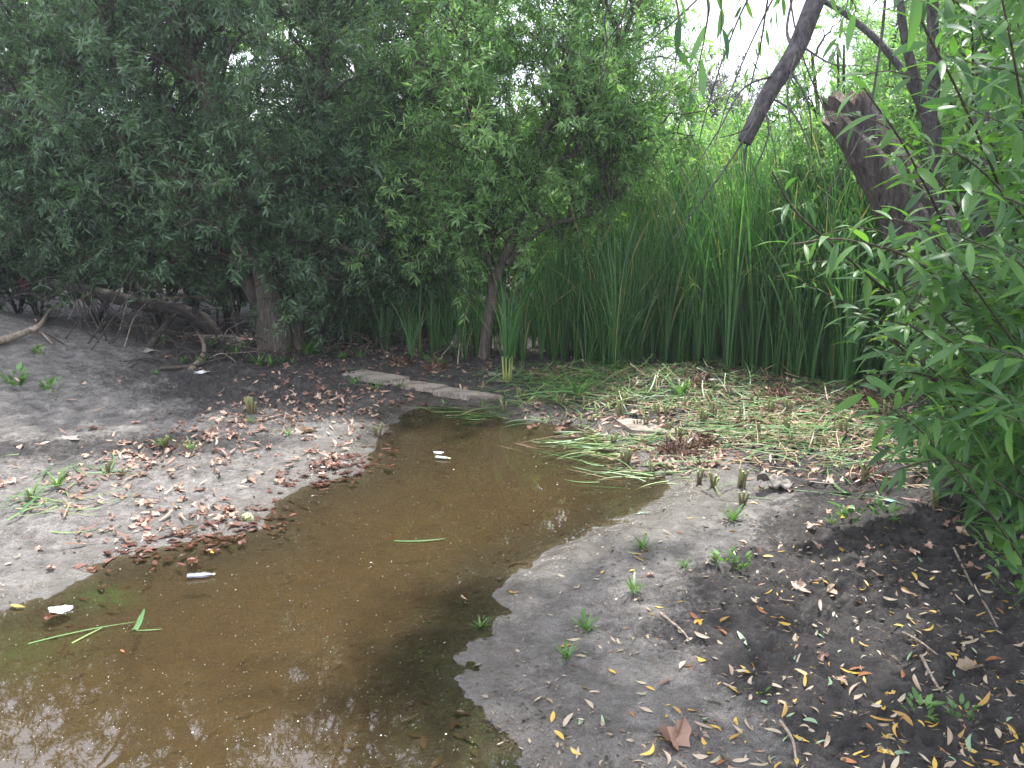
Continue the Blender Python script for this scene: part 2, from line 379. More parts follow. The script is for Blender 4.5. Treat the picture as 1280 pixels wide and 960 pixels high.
def water_mat():
    b = MatB('pond_water'); g = b.new('TexCoord')
    n = b.noise(4, 2, .5, g.outputs['Object']); bp = b.bump(n.outputs['Fac'], .03, .008)
    tr = b.n.new('ShaderNodeBsdfTransparent'); tr.inputs[0].default_value = (.86, .80, .66, 1)
    df = b.n.new('ShaderNodeBsdfDiffuse'); df.inputs[0].default_value = (.055, .038, .018, 1)
    m0 = b.n.new('ShaderNodeMixShader'); b.l.new(b.math('MULTIPLY', b.attr('depth').outputs['Fac'], .42).outputs[0], m0.inputs[0])
    b.l.new(tr.outputs[0], m0.inputs[1]); b.l.new(df.outputs[0], m0.inputs[2])
    gl = b.n.new('ShaderNodeBsdfGlossy'); gl.inputs['Roughness'].default_value = .012; b.l.new(bp.outputs[0], gl.inputs['Normal'])
    fr = b.n.new('ShaderNodeFresnel'); fr.inputs['IOR'].default_value = 1.7
    m = b.n.new('ShaderNodeMixShader'); b.l.new(fr.outputs[0], m.inputs[0]); b.l.new(m0.outputs[0], m.inputs[1]); b.l.new(gl.outputs[0], m.inputs[2])
    b.l.new(m.outputs[0], b.out.inputs['Surface']); return b.m
M_water = water_mat()
def plain(name, a, c, scale=30, rough=.6, bump=.3, dist=.003, spec=.5, **k):
    b = MatB(name); g = b.new('TexCoord'); n = b.noise(scale, 6, .65, g.outputs['Object'])
    col = b.ramp(n.outputs['Fac'], [(.3, a), (.7, c)]); b.bsdf(col.outputs[0], rough, spec, b.bump(n.outputs['Fac'], bump, dist), **k); return b.m

# ------------------------------------------------------------------ ground and water
def build_ground():
    ys = [-4.0]
    while ys[-1] < 1.75: ys.append(ys[-1] + (.16 if ys[-1] < 1.0 else .05))
    while ys[-1] < 16: ys.append(ys[-1] + max(.0105, .0036*ys[-1]))
    while ys[-1] < 150: ys.append(ys[-1]*1.05)
    xp = [0.0]
    while xp[-1] < 3.2: xp.append(xp[-1]+.0125)
    while xp[-1] < 9: xp.append(xp[-1]+.03)
    while xp[-1] < 150: xp.append(xp[-1]*1.07)
    xs = np.array([-v for v in xp[:0:-1]] + xp); ys = np.array(ys)
    X, Y = np.meshgrid(xs, ys); Xf, Yf = X.ravel(), Y.ravel()
    Z = H(Xf, Yf); sd = shore_sd(Xf, Yf)
    nx, ny = len(xs), len(ys)
    i = np.arange(ny-1)[:, None]*nx; j = np.arange(nx-1)[None]
    F = np.stack([i+j, i+j+1, i+nx+j+1, i+nx+j], -1).reshape(-1, 4)
    me = make_mesh('ground', [(np.stack([Xf, Yf, Z], -1), F, 0, True, None)], [M_mud])
    wet = np.clip(1-sst(.0, .5, sd+(fbm(Xf*2.5, Yf*2.5, 51)-.5)*.6), 0, 1)
    wet = np.maximum(wet, 1.0*np.exp(-(((Xf-.02)/.45)**2+((Yf-2.3)/.6)**2)))
    wet = np.maximum(wet, 1-sst(.02, .15+.1*fbm(Xf*5, Yf*5, 53), sd))
    wet = np.where(sd < 0, .8, wet)
    rm = rough_mask(Xf, Yf, sd)
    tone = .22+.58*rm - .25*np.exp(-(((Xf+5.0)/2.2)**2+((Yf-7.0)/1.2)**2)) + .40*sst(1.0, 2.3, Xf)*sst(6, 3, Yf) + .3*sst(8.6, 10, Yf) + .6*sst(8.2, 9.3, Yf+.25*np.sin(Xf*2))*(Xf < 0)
    und = np.clip(-sd/.8, 0, 1)*(1-.6*sst(4.6, 6.0, Yf))  # far bed colour darkened to imitate the dark tree reflection on the water
    straw = sst(15, 20, Yf)
    a1 = gp(135, 738, 0); a2 = gp(35, 800, 0)
    alg = np.exp(-(((Xf-a1[0])/.13)**2+((Yf-a1[1])/.10)**2)) + .8*np.exp(-(((Xf-a2[0])/.2)**2+((Yf-a2[1])/.16)**2))
    for nme, arr in (('wet', wet), ('tone', tone), ('under', und), ('straw', straw), ('algae', np.clip(alg, 0, .9))):
        a = me.attributes.new(nme, 'FLOAT', 'POINT'); a.data.foreach_set('value', arr.astype(np.float32))
    o = link('ground', me); o['kind'] = 'structure'
build_ground()
def build_water():
    xs = np.linspace(-6.2, 1.8, 60*2); ys = np.linspace(.0, 8.2, 60*2)
    X, Y = np.meshgrid(xs, ys); nx = 120
    i = np.arange(119)[:, None]*nx; j = np.arange(119)[None]
    F = np.stack([i+j, i+j+1, i+nx+j+1, i+nx+j], -1).reshape(-1, 4)
    cx = X.ravel()[F].mean(1); cy = Y.ravel()[F].mean(1); keep = shore_sd(cx, cy) < .32
    me = make_mesh('water', [(np.stack([X.ravel(), Y.ravel(), 0*X.ravel()], -1), F[keep], 0, True, None)], [M_water])
    a = me.attributes.new('depth', 'FLOAT', 'POINT'); a.data.foreach_set('value', np.clip(-shore_sd(X.ravel(), Y.ravel())/.5, 0, 1).astype(np.float32))
    o = link('water', me); o['kind'] = 'structure'
build_water()

# ------------------------------------------------------------------ willows
def grow(trunks, crown, nb, seed, leaf_len=.09, twigs=7, sprigs=8, per=12, start_low=.25, bend_up=.35, dead=0):
    """boughs reach from the stems to points in the crown; twigs and leafy sprigs follow them"""
    rng = np.random.default_rng(seed)
    sk = []; 
    for P, R in trunks:
        q = catmull(P, 8); n = len(q); a = int(n*start_low); sk.append(q[a:])
    sk = np.vstack(sk)
    w = np.array([c[6] for c in crown], float); w /= w.sum(); pick = rng.choice(len(crown), nb, p=w)
    bparts = []; TA = []; TB = []; TR = []; SP = []; SD = []
    for k in range(nb):
        c = crown[pick[k]]; u = norm(rng.normal(size=3)); r = rng.uniform(.35, 1.)**.6
        E = np.array(c[:3]) + u*np.array(c[3:6])*r
        d = np.linalg.norm(sk-E, axis=1) + np.maximum(sk[:, 2]-E[2]+.5, 0)*.9 + rng.random(len(sk))*.5
        S = sk[np.argmin(d)]; Ld = np.linalg.norm(E-S)
        Mp = (S+E)/2 + np.array([0, 0, bend_up*Ld*.5]) + rng.normal(size=3)*.08*Ld
        t = np.linspace(0, 1, 9)[:, None]; P = (1-t)**2*S + 2*t*(1-t)*Mp + t*t*E
        P[1:-1] += rng.normal(size=(7, 3))*.02*Ld
        bparts += tparts(P, [.012+.010*Ld, .004], 0, 5, cap=False)
        n = twigs; tt = rng.uniform(.35, 1, n); base = np.stack([np.interp(tt, t[:, 0], P[:, q]) for q in range(3)], -1)
        ax = norm(E-S); dr = norm(rng.normal(size=(n, 3)) + ax*.7 + np.array([0, 0, .35])); ln = rng.uniform(.3, .75, n)[:, None]
        mid = base+dr*ln*.5; tip = base + dr*ln + np.array([0, 0, -.12])*ln
        TA += [base, mid]; TB += [mid, tip]; TR += [np.full(n, .005), np.full(n, .003)]
        for q in range(n):
            s = rng.uniform(.15, 1, sprigs)[:, None]; s[0] = 1
            p = np.where(s < .5, base[q]+(mid[q]-base[q])*2*s, mid[q]+(tip[q]-mid[q])*(2*s-1))
            SP.append(p); SD.append(norm(dr[q] + rng.normal(size=(sprigs, 3))*.75 + np.array([0, 0, .15])))
    A = np.vstack(TA); B = np.vstack(TB); R = np.concatenate(TR)
    SP = np.vstack(SP); SD = np.vstack(SD); n = len(SP)
    Ls = rng.uniform(.10, .26, n)[:, None]; SE = SP+SD*Ls
    parts = [(*sticks(A, B, R, R*.6), 1, False, None), (*sticks(SP, SE, .0022, .0012), 1, False, None)]
    if per > 0:
        u = np.tile(np.linspace(.1, 1, per), n)[:, None]; P = np.repeat(SP, per, 0)+np.repeat(SD*Ls, per, 0)*u
        ax = np.repeat(SD, per, 0); side = norm(np.cross(ax, rdir(n*per, rng))); D = norm(ax*(.35+.8*u) + side*.9 + np.array([0, 0, -.08]))
        N = norm(ax*.8 + np.array([0, 0, .7]) + rng.normal(size=D.shape)*.35)
        Ll = leaf_len*rng.uniform(.55, 1.2, n*per)
        keep = rng.random(n*per) > .08
        res = leaves(P[keep], D[keep], N[keep], Ll[keep], Ll[keep]*rng.uniform(.15, .22, keep.sum()), bend=rng.uniform(.05, .4, keep.sum()), fold=.35)
        parts = parts + lparts(res, 0, False)
    return bparts, parts

def tree(name, label, cat, base, trunks, crown, nb, seed, leaf=M_leaf, bark=M_bark, group=None, sides=12, **k):
    root = link(name, None, loc=base); b = np.array(base)
    T = [((np.array(P)-b), R) for P, R in trunks]; C = [(c[0]-b[0], c[1]-b[1], c[2]-b[2], *c[3:]) for c in crown]
    for P, R in T:
        link('trunk', make_mesh('trunk', tparts(catmull(P, 8), R, 0, sides, rough=.12, seed=seed, ridge=.12), [bark]), root)
    bp, cp = grow(T, C, nb, seed, **k)
    link('branches', make_mesh('branches', bp, [bark]), root)
    link('crown', make_mesh('crown', cp, [leaf, M_twig]), root)
    return tag(root, label, cat, group)

G_back = 'willows standing in the thicket'
A3 = lambda lst, Y: [at1(px, py, Y) for px, py in lst]
# the large double stemmed willow
b1 = (*gp(346, 438), 0); b1 = (b1[0], b1[1], H1(b1[0], b1[1])-.03); y1 = b1[1]
t1 = [([b1]+A3([(340, 385), (330, 330), (300, 225), (262, 120), (225, 20), (190, -120), (210, -330)], y1), [.21, .145, .13, .12, .10, .06]),
      ([(b1[0]+.2, b1[1]+.1, b1[2])]+A3([(368, 380), (368, 330), (380, 240), (400, 120), (420, -40), (400, -220), (390, -420)], y1+.15), [.10, .08, .075, .06, .04]),
      ([(b1[0]-.02, b1[1]+.3, b1[2])]+[at1(300, 330, y1+.4), at1(255, 235, y1+.3), at1(200, 120, y1+.1), at1(150, 60, y1-.2)], [.10, .09, .08, .05])]
c1 = [(*at1(300, 120, y1-.4), 2.1, 1.5, 1.4, 3), (*at1(420, 60, y1-.2), 1.7, 1.4, 1.7, 2.3), (*at1(205, 60, y1), 1.9, 1.5, 1.3, 2.3), (*at1(330, -120, y1), 2.3, 2.0, 1.7, 2), (-3.0, y1-.2, 6.5, 2.2, 1.8, 1.3, 2.8), (-1.7, y1, 7.2, 1.7, 1.5, 1.1, 2.2),
      (*at1(270, 250, y1-.6), 1.6, .9, .7, 2.0), (*at1(450, 260, y1), 1.0, 1.0, 1.0, 1.6), (*at1(160, 300, y1+.2), 1.3, .7, .5, 1.6), (*at1(400, 340, y1+.3), 1.0, .7, .6, 1.2), (*at1(520, 330, y1+.3), .7, .6, .6, .8)]
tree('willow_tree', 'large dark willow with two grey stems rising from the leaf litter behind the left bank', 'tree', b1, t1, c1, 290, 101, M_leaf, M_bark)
# far left willow whose limb arches down to the left edge
b2 = (-7.2, 10.6, H1(-7.2, 10.6)-.05)
t2 = [([b2, (-6.7, 10.4, 1.6), at1(60, 60, 9.9), at1(120, -60, 9.6), at1(160, -200, 9.6)], [.22, .18, .14, .07]),
      (A3([(-60, 175), (0, 160), (55, 142), (105, 112), (150, 88), (190, 85)], 9.2), [.07, .075, .06, .05, .03]),
      (A3([(105, 112), (92, 140), (90, 180), (70, 230)], 9.2), [.035, .03, .02, .012])]
c2 = [(*at1(30, 60, 9.6), 1.6, 1.4, 1.6, 2), (*at1(130, 10, 9.6), 1.8, 1.6, 1.0, 1.6), (-5.2, 9.4, 5.8, 1.6, 1.4, .9, 1.5), (*at1(60, 230, 9.4), 1.6, .9, .8, 2), (*at1(-60, 150, 9.4), 1.3, 1.2, 1.8, 1.5), (*at1(150, 280, 9.8), 1.2, .8, .6, 1.2)]
tree('willow_tree', 'leaning willow at the far left edge with a bare limb arching over the mound', 'tree', b2, t2, c2, 140, 102, M_leaf, M_bark_dark, start_low=.35)
# centre willow rising from the cattails
y3 = 9.05; g3 = (at1(604, 440, y3)[0], y3); b3 = (g3[0], g3[1], H1(*g3)-.03)
t3 = [([b3]+A3([(612, 395), (622, 345), (645, 290), (662, 235), (672, 195), (690, 160), (712, 90), (725, 0), (735, -90)], y3), [.07, .06, .058, .055, .05, .045, .035, .025, .015]),
      ([(b3[0]+.04, b3[1], b3[2])]+A3([(615, 370), (612, 320), (622, 260), (616, 180), (600, 80), (590, -40)], y3+.1), [.04, .035, .03, .025, .015]),
      (A3([(634, 330), (660, 300), (690, 280), (730, 270), (770, 250)], y3-.05), [.035, .03, .02, .012]),
      (A3([(662, 235), (690, 205), (735, 190), (780, 182)], y3-.05), [.03, .025, .015]),
      (A3([(672, 195), (690, 150), (740, 130), (770, 60), (805, -10)], y3-.2), [.04, .03, .02, .012])]
c3 = [(*at1(640, 90, y3-.3), 1.7, 1.3, 1.3, 3), (*at1(560, 20, y3), 1.5, 1.3, 1.5, 2), (*at1(720, 40, y3), 1.1, 1.1, 1.1, 1.6), (*at1(650, -80, y3), 2.1, 1.6, 1.0, 2.0), (-.3, y3, 5.9, 1.6, 1.3, 1.0, 1.5),
      (*at1(560, 190, y3-.2), 1.1, .9, .8, 1.5), (*at1(740, 195, y3+.1), .8, .8, .5, 1.0), (*at1(800, 120, y3+.5), .9, .9, .9, 1.5), (*at1(690, 265, y3+.3), .7, .5, .4, .9), (*at1(590, 270, y3-.3), .6, .4, .4, 1.0), (*at1(440, 120, y3+.6), 1.2, 1.0, 1.2, 1.6), (*at1(500, 270, y3+.3), .8, .6, .7, 1)]
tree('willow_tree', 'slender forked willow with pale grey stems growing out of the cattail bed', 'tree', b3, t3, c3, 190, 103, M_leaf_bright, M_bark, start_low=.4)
# willow between the two, further back
b4 = (-1.5, 12.2, H1(-1.5, 12.2)-.03)
t4 = [([b4, (-1.6, 12.2, 1.5), (-1.4, 12.1, 3.2), (-1.1, 12, 5.4), (-1.0, 12, 6.6)], [.14, .12, .09, .04]), ([(-1.3, 12.3, 0), (-.9, 12.4, 1.4), (-.5, 12.4, 3.4)], [.08, .07, .03])]
c4 = [(-1.8, 12, 3.6, 1.7, 1.2, 1.6, 2), (-1.2, 12, 5.6, 2.0, 1.5, 1.6, 2), (-2.6, 12.2, 2.1, 1.2, .8, 1.0, 1.6), (-.8, 12.6, 1.9, 1.1, .8, .8, 1)]
tree('willow_tree', 'dense willow filling the gap behind the dark and the forked willow', 'tree', b4, t4, c4, 90, 104, M_leaf, M_bark)
def copy_tree(src, loc, rz, s, label):
    r = src.copy(); sc.collection.objects.link(r); r.location = loc; r.rotation_euler = (0, 0, rz); r.scale = (s, s, s); r['label'] = label
    for ch in src.children:
        c = ch.copy(); sc.collection.objects.link(c); c.parent = r
    return r
# low thicket under the big willow, left
def shrub(label, x, y, r, h, nb, seed, leaf=M_leaf, name='willow_shrub', group=None, **k):
    z = H1(x, y)-.03; rng = np.random.default_rng(seed); st = []
    for q in range(5):
        a = rng.uniform(0, 6.28); e = np.array([math.cos(a), math.sin(a)])*r*.6
        st.append(([(x, y, z), (x+e[0]*.4, y+e[1]*.4, z+h*.4), (x+e[0], y+e[1], z+h*.85)], [.03, .022, .01]))
    kk = dict(leaf_len=.10, twigs=6, start_low=.2, bend_up=.2); kk.update(k)
    return tree(name, label, 'shrub', (x, y, z), st, [(x, y, z+h*.62, r, r*.8, h*.42, 1)], nb, seed, leaf, M_bark_dark, group, sides=6, **kk)
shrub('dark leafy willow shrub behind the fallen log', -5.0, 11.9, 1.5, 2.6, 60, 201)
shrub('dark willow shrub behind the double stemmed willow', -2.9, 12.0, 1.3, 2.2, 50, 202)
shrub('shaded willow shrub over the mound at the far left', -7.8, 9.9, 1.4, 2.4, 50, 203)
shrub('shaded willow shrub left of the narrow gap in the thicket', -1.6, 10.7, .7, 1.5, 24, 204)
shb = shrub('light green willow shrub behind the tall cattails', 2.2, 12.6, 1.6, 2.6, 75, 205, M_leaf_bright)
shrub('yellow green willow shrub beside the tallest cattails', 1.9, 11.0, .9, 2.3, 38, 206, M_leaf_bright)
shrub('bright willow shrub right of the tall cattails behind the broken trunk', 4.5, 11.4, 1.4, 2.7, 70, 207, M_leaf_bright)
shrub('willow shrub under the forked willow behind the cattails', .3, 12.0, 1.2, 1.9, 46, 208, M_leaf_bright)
shrub('dull brown bush on the rise below the patch of open sky', 3.6, 17.5, 1.8, 4.0, 80, 209, M_leaf_brown, name='dry_bush')
sh0 = shrub('dark thicket bush far left behind the mound', -9.2, 12.6, 1.7, 3.0, 90, 215, leaf_len=.12)
for k, (x, y, rz, s_) in enumerate([(-7.6, 12.9, 1, .9), (-6.4, 13.2, 2.2, 1.0), (-4.3, 13.1, 3.9, 1.0), (-2.2, 13.4, 5, .95), (-.3, 13.6, .5, .9), (-10.6, 11.4, 2.8, .95), (-6.6, 11.7, 4.6, .62), (-3.9, 11.4, 1.5, .55), (-8.6, 10.9, 3.3, .6), (-.9, 11.6, 2.0, .45), (-1.9, 11.0, 4.0, .40), (-5.6, 11.3, .7, .6), (-7.7, 11.9, 5.1, .7), (-4.7, 12.4, 2.6, .8), (-3.2, 12.3, 1.9, .7)]):
    copy_tree(sh0, (x, y, H1(x, y)-.03), rz, s_, ['second thicket bush from the left behind the mound', 'thicket bush behind the fallen log', 'thicket bush behind the large dark willow', 'thicket bush behind the gap left of the reeds', 'thicket bush behind the forked willow',
      'thicket bush outside the left edge beyond the mound', 'small dark bush just behind the fallen log', 'small dark bush at the back of the double stem', 'small dark bush on the crest of the mound', 'small shaded bush left of the forked willow', 'smallest shaded bush where the reed bed begins', 'dark low bush closing the gap over the fallen log', 'dark bush between the mound crest and the log', 'dark bush well behind the middle of the log', 'dark bush well behind the double stem'][k])
# trees beyond
proto = tree('willow_tree', 'tall pale willow in the far row behind the thicket, at its left end', 'tree', (-9, 15.5, .1),
     [([(-9, 15.5, .1), (-9.1, 15.4, 2), (-8.7, 15.5, 4.2), (-8.4, 15.5, 7)], [.2, .16, .12, .05]), ([(-8.9, 15.6, .1), (-9.9, 15.7, 2.4), (-10.5, 15.6, 5)], [.12, .1, .05])],
     [(-9, 15.5, 5, 2.4, 2, 2.4, 3), (-8.6, 15.4, 2.8, 2.2, 1.6, 1.3, 2), (-9.8, 15.5, 6.8, 1.8, 1.6, 1.2, 1)], 150, 301, M_leaf_bright, M_bark, 'tall willows in the far row', twigs=7, sprigs=6, leaf_len=.12)
for k, (x, y, rz, s) in enumerate([(-5.6, 16, 1.2, 1.0), (-2.4, 15.6, 2.9, 1.05), (-12.5, 14.5, .6, .95), (6.6, 14.2, 2.2, .72), (9.2, 12.6, 3.7, .9), (12.5, 14, 5.3, .95), (-14.5, 10.5, 2.2, .7)]):
    lb = ['second tall pale willow of the far row, behind the large dark willow', 'tall pale willow of the far row behind the centre of the thicket', 
          'willow of the far row seen beyond the left edge', 'small willow of the far row behind the broken trunk', 'willow of the far row behind the leafy shoots on the right',
          'last willow of the far row beyond the right edge', 'willow beyond the mound at the left edge'][k]
    copy_tree(proto, (x, y, H1(x, y)-.05), rz, s, lb)

for k, (x, y, rz, s) in enumerate([(6.4, 11.0, 1.0, .80), (8.0, 8.6, 3.0, .85)]):
    copy_tree(proto, (x, y, H1(x, y)-.05), rz, s, ['pale willow standing right behind the saplings at the right', 'pale willow beyond the right edge behind the saplings'][k])
for k, (x, y, rz, s) in enumerate([(2.6, 14.2, 1.0, 1.15), (4.6, 13.6, 3.0, 1.1), (1.0, 14.0, 4.4, 1.2), (6.3, 13.0, 5.2, 1.2), (3.3, 11.9, 2.0, .9)]):
    copy_tree(shb, (x, y, H1(x, y)-.05), rz, s, ['light willow bush under the patch of open sky', 'light willow bush under the cut end of the hanging limb', 'light willow bush behind the right side of the forked willow', 'light willow bush behind the broken trunk', 'light willow bush rising just behind the tallest cattails'][k])

proto.scale = (.88, .88, .88)
# ------------------------------------------------------------------ right: leaning broken willow with long leafy shoots
def near_leaves(P, D, N, L, W, bend, fold=.3):
    return leaves(P, D, N, L, W, st=(.06, .18, .34, .52, .7, .86), bend=bend, fold=fold, mid=True, shape=.85, wav=.035)
def leafy_shoot(P, rad, seed, spacing=.03, ll=.11, t0=.12, droop=.25, smin=.5):
    rng = np.random.default_rng(seed); Q = catmull(P, 8); seg = np.r_[0, np.cumsum(np.linalg.norm(np.diff(Q, axis=0), axis=1))]; T = seg[-1]
    n = max(4, int(T*(1-t0)/spacing)); s = np.linspace(T*t0, T, n); B = np.stack([np.interp(s, seg, Q[:, q]) for q in range(3)], -1)
    tg = norm(np.stack([np.interp(s, seg, np.gradient(Q[:, q], seg)) for q in range(3)], -1))
    ph = np.arange(n)*2.4 + rng.uniform(0, 6); ref = norm(np.cross(tg, np.array([0, 0, 1.])+1e-3)); b2 = np.cross(tg, ref)
    out = np.cos(ph)[:, None]*ref + np.sin(ph)[:, None]*b2*.6
    D = norm(tg*rng.uniform(.45, .95, n)[:, None] + out*.9 + np.array([0, 0, -1.])*rng.uniform(0, .45, (n, 1))*1.0*droop/.25)
    N = norm(np.array([0, 0, 1.]) + rng.normal(size=(n, 3))*.38 - out*.15)
    fall = 1-.35*np.linspace(0, 1, n)**2.2
    Ll = ll*1.12*rng.uniform(.65, 1.15, n)*fall
    keep = rng.random(n) > .07; 
    st = B + D*.008
    res = near_leaves(st[keep], D[keep], N[keep], Ll[keep], Ll[keep]*rng.uniform(.16, .22, n)[keep], rng.uniform(.05, .5, n)[keep])
    return tparts(Q, [rad, rad*.3], 1, 6, cap=True) + [(*sticks(B, st, .0011, .001), 1, False, None)] + lparts(res, 0, True)

Y8 = 4.35; gx = at1(1222, 560, Y8)[0]; b8 = (gx+.12, Y8+.1, H1(gx, Y8)-.05)
root8 = link('broken_willow', None, loc=b8); B8 = np.array(b8)
def rel(P): return [tuple(np.array(p)-B8) for p in P]
def broken_trunk(P, R, sides, seed, jag, wood=True):
    parts = tube(catmull(rel(P), 16), R, sides, rough=.10, seed=seed, cap=False, ridge=.22)
    V, F = parts[0]; n = len(V)//sides; top = V[-sides:]; T = norm(V[-sides:].mean(0)-V[-3*sides:-2*sides].mean(0)); rng = np.random.default_rng(seed)
    j = rng.uniform(0, 1, sides)*jag + jag*1.2*(np.sin(np.linspace(0, 6.28, sides)+.6)*.5+.5)
    V[-sides:] += T*j[:, None]; V[-2*sides:-sides] += T*j[:, None]*.4
    cen = top.mean(0)-T*.05; inner = cen + (V[-sides:]-cen)*.72 - T*.03*rng.uniform(0, 1, (sides, 1))
    vv = np.vstack([V[-sides:], inner, cen+T*.02]); ff = np.array([[q, (q+1) % sides, sides+(q+1) % sides, sides+q] for q in range(sides)])
    f3 = np.array([[sides+q, sides+(q+1) % sides, 2*sides] for q in range(sides)])
    return [(V, F, 0, True, None), (vv, ff, 1, False, None), (vv, f3, 1, False, None)]
tp = [b8]+A3([(1232, 520), (1205, 430), (1170, 330), (1128, 250), (1092, 190), (1066, 138)], Y8)
link('trunk', make_mesh('trunk', broken_trunk(tp, [.25, .21, .19, .185, .165, .14, .12, .10], 40, 5, .07), [M_bark_near, M_wood]), root8)
sp = A3([(1150, 300), (1112, 235), (1078, 190), (1050, 158)], Y8-.1)
o = link('broken_stub', make_mesh('broken_stub', broken_trunk(sp, [.10, .085, .07, .05], 24, 9, .05), [M_bark_near, M_wood]), root8)
o['label'] = 'shorter splintered stub beside the broken trunk top'
for P, R in [(A3([(1165, 300), (1172, 200), (1140, 110), (1105, 60), (1060, 20), (1010, -10)], Y8+.9), [.034, .024, .02, .014]),
             (A3([(1190, 420), (1172, 250), (1168, 120), (1166, 0), (1170, -160)], Y8-.4), [.035, .03, .025, .018]),
             (A3([(1215, 480), (1235, 300), (1225, 120), (1228, -20), (1230, -200)], Y8+.3), [.05, .045, .035, .025]),
             (A3([(1172, 200), (1150, 120), (1130, 40), (1120, -60)], Y8+.2), [.03, .025, .015])]:
    link('branch', make_mesh('branch', tparts(catmull(rel(P), 8), R, 0, 10, rough=.08, seed=3), [M_limb]), root8)
shoots = []
def S(pts, rad=.006, **k): shoots.append(([at1(*p) for p in pts], rad, k))
S([(1262, 560, 3.6), (1180, 430, 3.0), (1080, 340, 2.4), (1000, 270, 2.05), (965, 215, 1.9)], .006, spacing=.045, ll=.12)
S([(1250, 330, 3.2), (1170, 220, 2.9), (1110, 160, 2.8), (1055, 140, 2.7)], .004, spacing=.035, ll=.13)
S([(1270, 260, 3.2), (1190, 130, 2.9), (1120, 90, 2.8), (1060, 100, 2.8)], .004, spacing=.035, ll=.13)
S([(1262, 500, 3.4), (1200, 330, 2.8), (1140, 200, 2.3), (1080, 110, 2.0)], .006, spacing=.045, ll=.13)
S([(1290, 520, 3.2), (1230, 400, 2.6), (1150, 330, 2.1), (1060, 300, 1.8), (990, 305, 1.7)], .005, spacing=.035, ll=.11)
S([(1300, 600, 3.3), (1250, 520, 2.8), (1160, 470, 2.4), (1080, 470, 2.2)], .006, ll=.13)
S([(1300, 640, 3.2), (1240, 600, 2.8), (1180, 575, 2.5), (1110, 590, 2.4)], .006, ll=.13)
S([(1310, 560, 3.2), (1200, 500, 2.9), (1120, 430, 2.6), (1070, 380, 2.5)], .005, ll=.12)
S([(1250, 560, 4.0), (1160, 470, 3.8), (1090, 400, 3.7), (1000, 350, 3.6)], .006, ll=.11)
S([(1240, 480, 4.1), (1130, 380, 3.9), (1060, 330, 3.8), (990, 330, 3.7)], .005, ll=.10)
S([(1250, 420, 4.0), (1120, 300, 3.7), (1040, 290, 3.6), (1000, 320, 3.6)], .005, ll=.10)
S([(1300, 400, 3.0), (1255, 250, 2.4), (1200, 120, 2.0), (1150, 20, 1.8), (1140, -60, 1.8)], .005, ll=.13)
S([(1320, 360, 2.8), (1290, 200, 2.3), (1265, 60, 2.0), (1240, -60, 1.9)], .005, ll=.13)
r8 = np.random.default_rng(88)
for k in range(70):
    ex = r8.uniform(1095, 1330); ey = r8.uniform(-40, 590)
    if ex < 1150 and ey < 330 and k % 3: ex += 90
    if ex < 1215 and 180 < ey < 470 and k % 3: ex += 110
    if ey > 560: ex = max(ex, 1170)
    Ye = r8.uniform(2.1, 4.3)
    sx = min(1400, max(1215, ex+r8.uniform(50, 190))); sy = min(700, ey+r8.uniform(60, 260)); Ys = r8.uniform(3.4, 4.7)
    mid = ((sx+ex)/2+r8.uniform(-20, 40), (sy+ey)/2-r8.uniform(10, 60), (Ys+Ye)/2)
    S([(sx, sy, Ys), mid, (ex, ey, Ye)], .0055, ll=float(r8.uniform(.125, .17)), spacing=float(r8.uniform(.026, .036)), t0=.03)
for k in range(24):
    ey = r8.uniform(330, 570); ex = r8.uniform(1120, 1260); Ye = r8.uniform(3.3, 4.1)
    S([(min(1330, ex+r8.uniform(60, 150)), ey+r8.uniform(30, 130), Ye+.5), (ex+50, ey-20, Ye+.2), (ex, ey, Ye)], .005, ll=float(r8.uniform(.13, .17)), spacing=.028, t0=.03)
for k in range(26):            # nearer shoots with the largest leaves
    ex = r8.uniform(1060, 1290); ey = r8.uniform(120, 540); ex = max(ex, 1060 + 60*(ey < 250)); Ye = r8.uniform(1.6, 2.3)
    sx = ex+r8.uniform(110, 260); sy = ey+r8.uniform(60, 240)
    S([(sx+60, sy+60, Ye+1.0), ((sx+ex)/2+20, (sy+ey)/2-20, Ye+.35), (ex, ey, Ye)], .004, ll=float(r8.uniform(.10, .135)), spacing=float(r8.uniform(.032, .045)), t0=.05)
for k, (P, rad, kw) in enumerate(shoots):
    link('leafy_shoot', make_mesh('leafy_shoot', leafy_shoot(rel(P), rad, 800+k, **kw), [M_leaf_near, M_twig]), root8)
tag(root8, 'leaning broken willow trunk wrapped in long glossy leafed shoots beside the right bank', 'tree')

# overhanging willow whose trunk stands outside the frame: bare hanging limb and drooping twigs
b9 = (3.6, 1.3, H1(3.6, 1.3)-.05); root9 = link('overhanging_willow', None, loc=b9); B9 = np.array(b9)
def rel9(P): return [tuple(np.array(p)-B9) for p in P]
join = (2.1, 2.6, 3.7)
link('trunk', make_mesh('trunk', tparts(catmull(rel9([b9, (3.5, 1.4, 1.2), (3.2, 1.7, 2.6), join, (1.2, 3.4, 4.6), (0.6, 4.6, 5.3)]), 8), [.22, .19, .16, .12, .07, .04], 0, 18, rough=.1, ridge=.15), [M_bark]), root9)
limb = [join, at1(1120, -230, 3.15), at1(1070, -100, 3.1), at1(1022, -5, 3.0), at1(995, 62, 2.98), at1(960, 118, 2.95), at1(930, 178, 2.95)]
link('hanging_limb', make_mesh('hanging_limb', tparts(catmull(rel9(limb), 12), [.05, .036, .031, .030, .028, .024], 0, 16, rough=.09, seed=2, ridge=.10), [M_limb]), root9)['label'] = 'bare dark limb hanging down with a cut end'
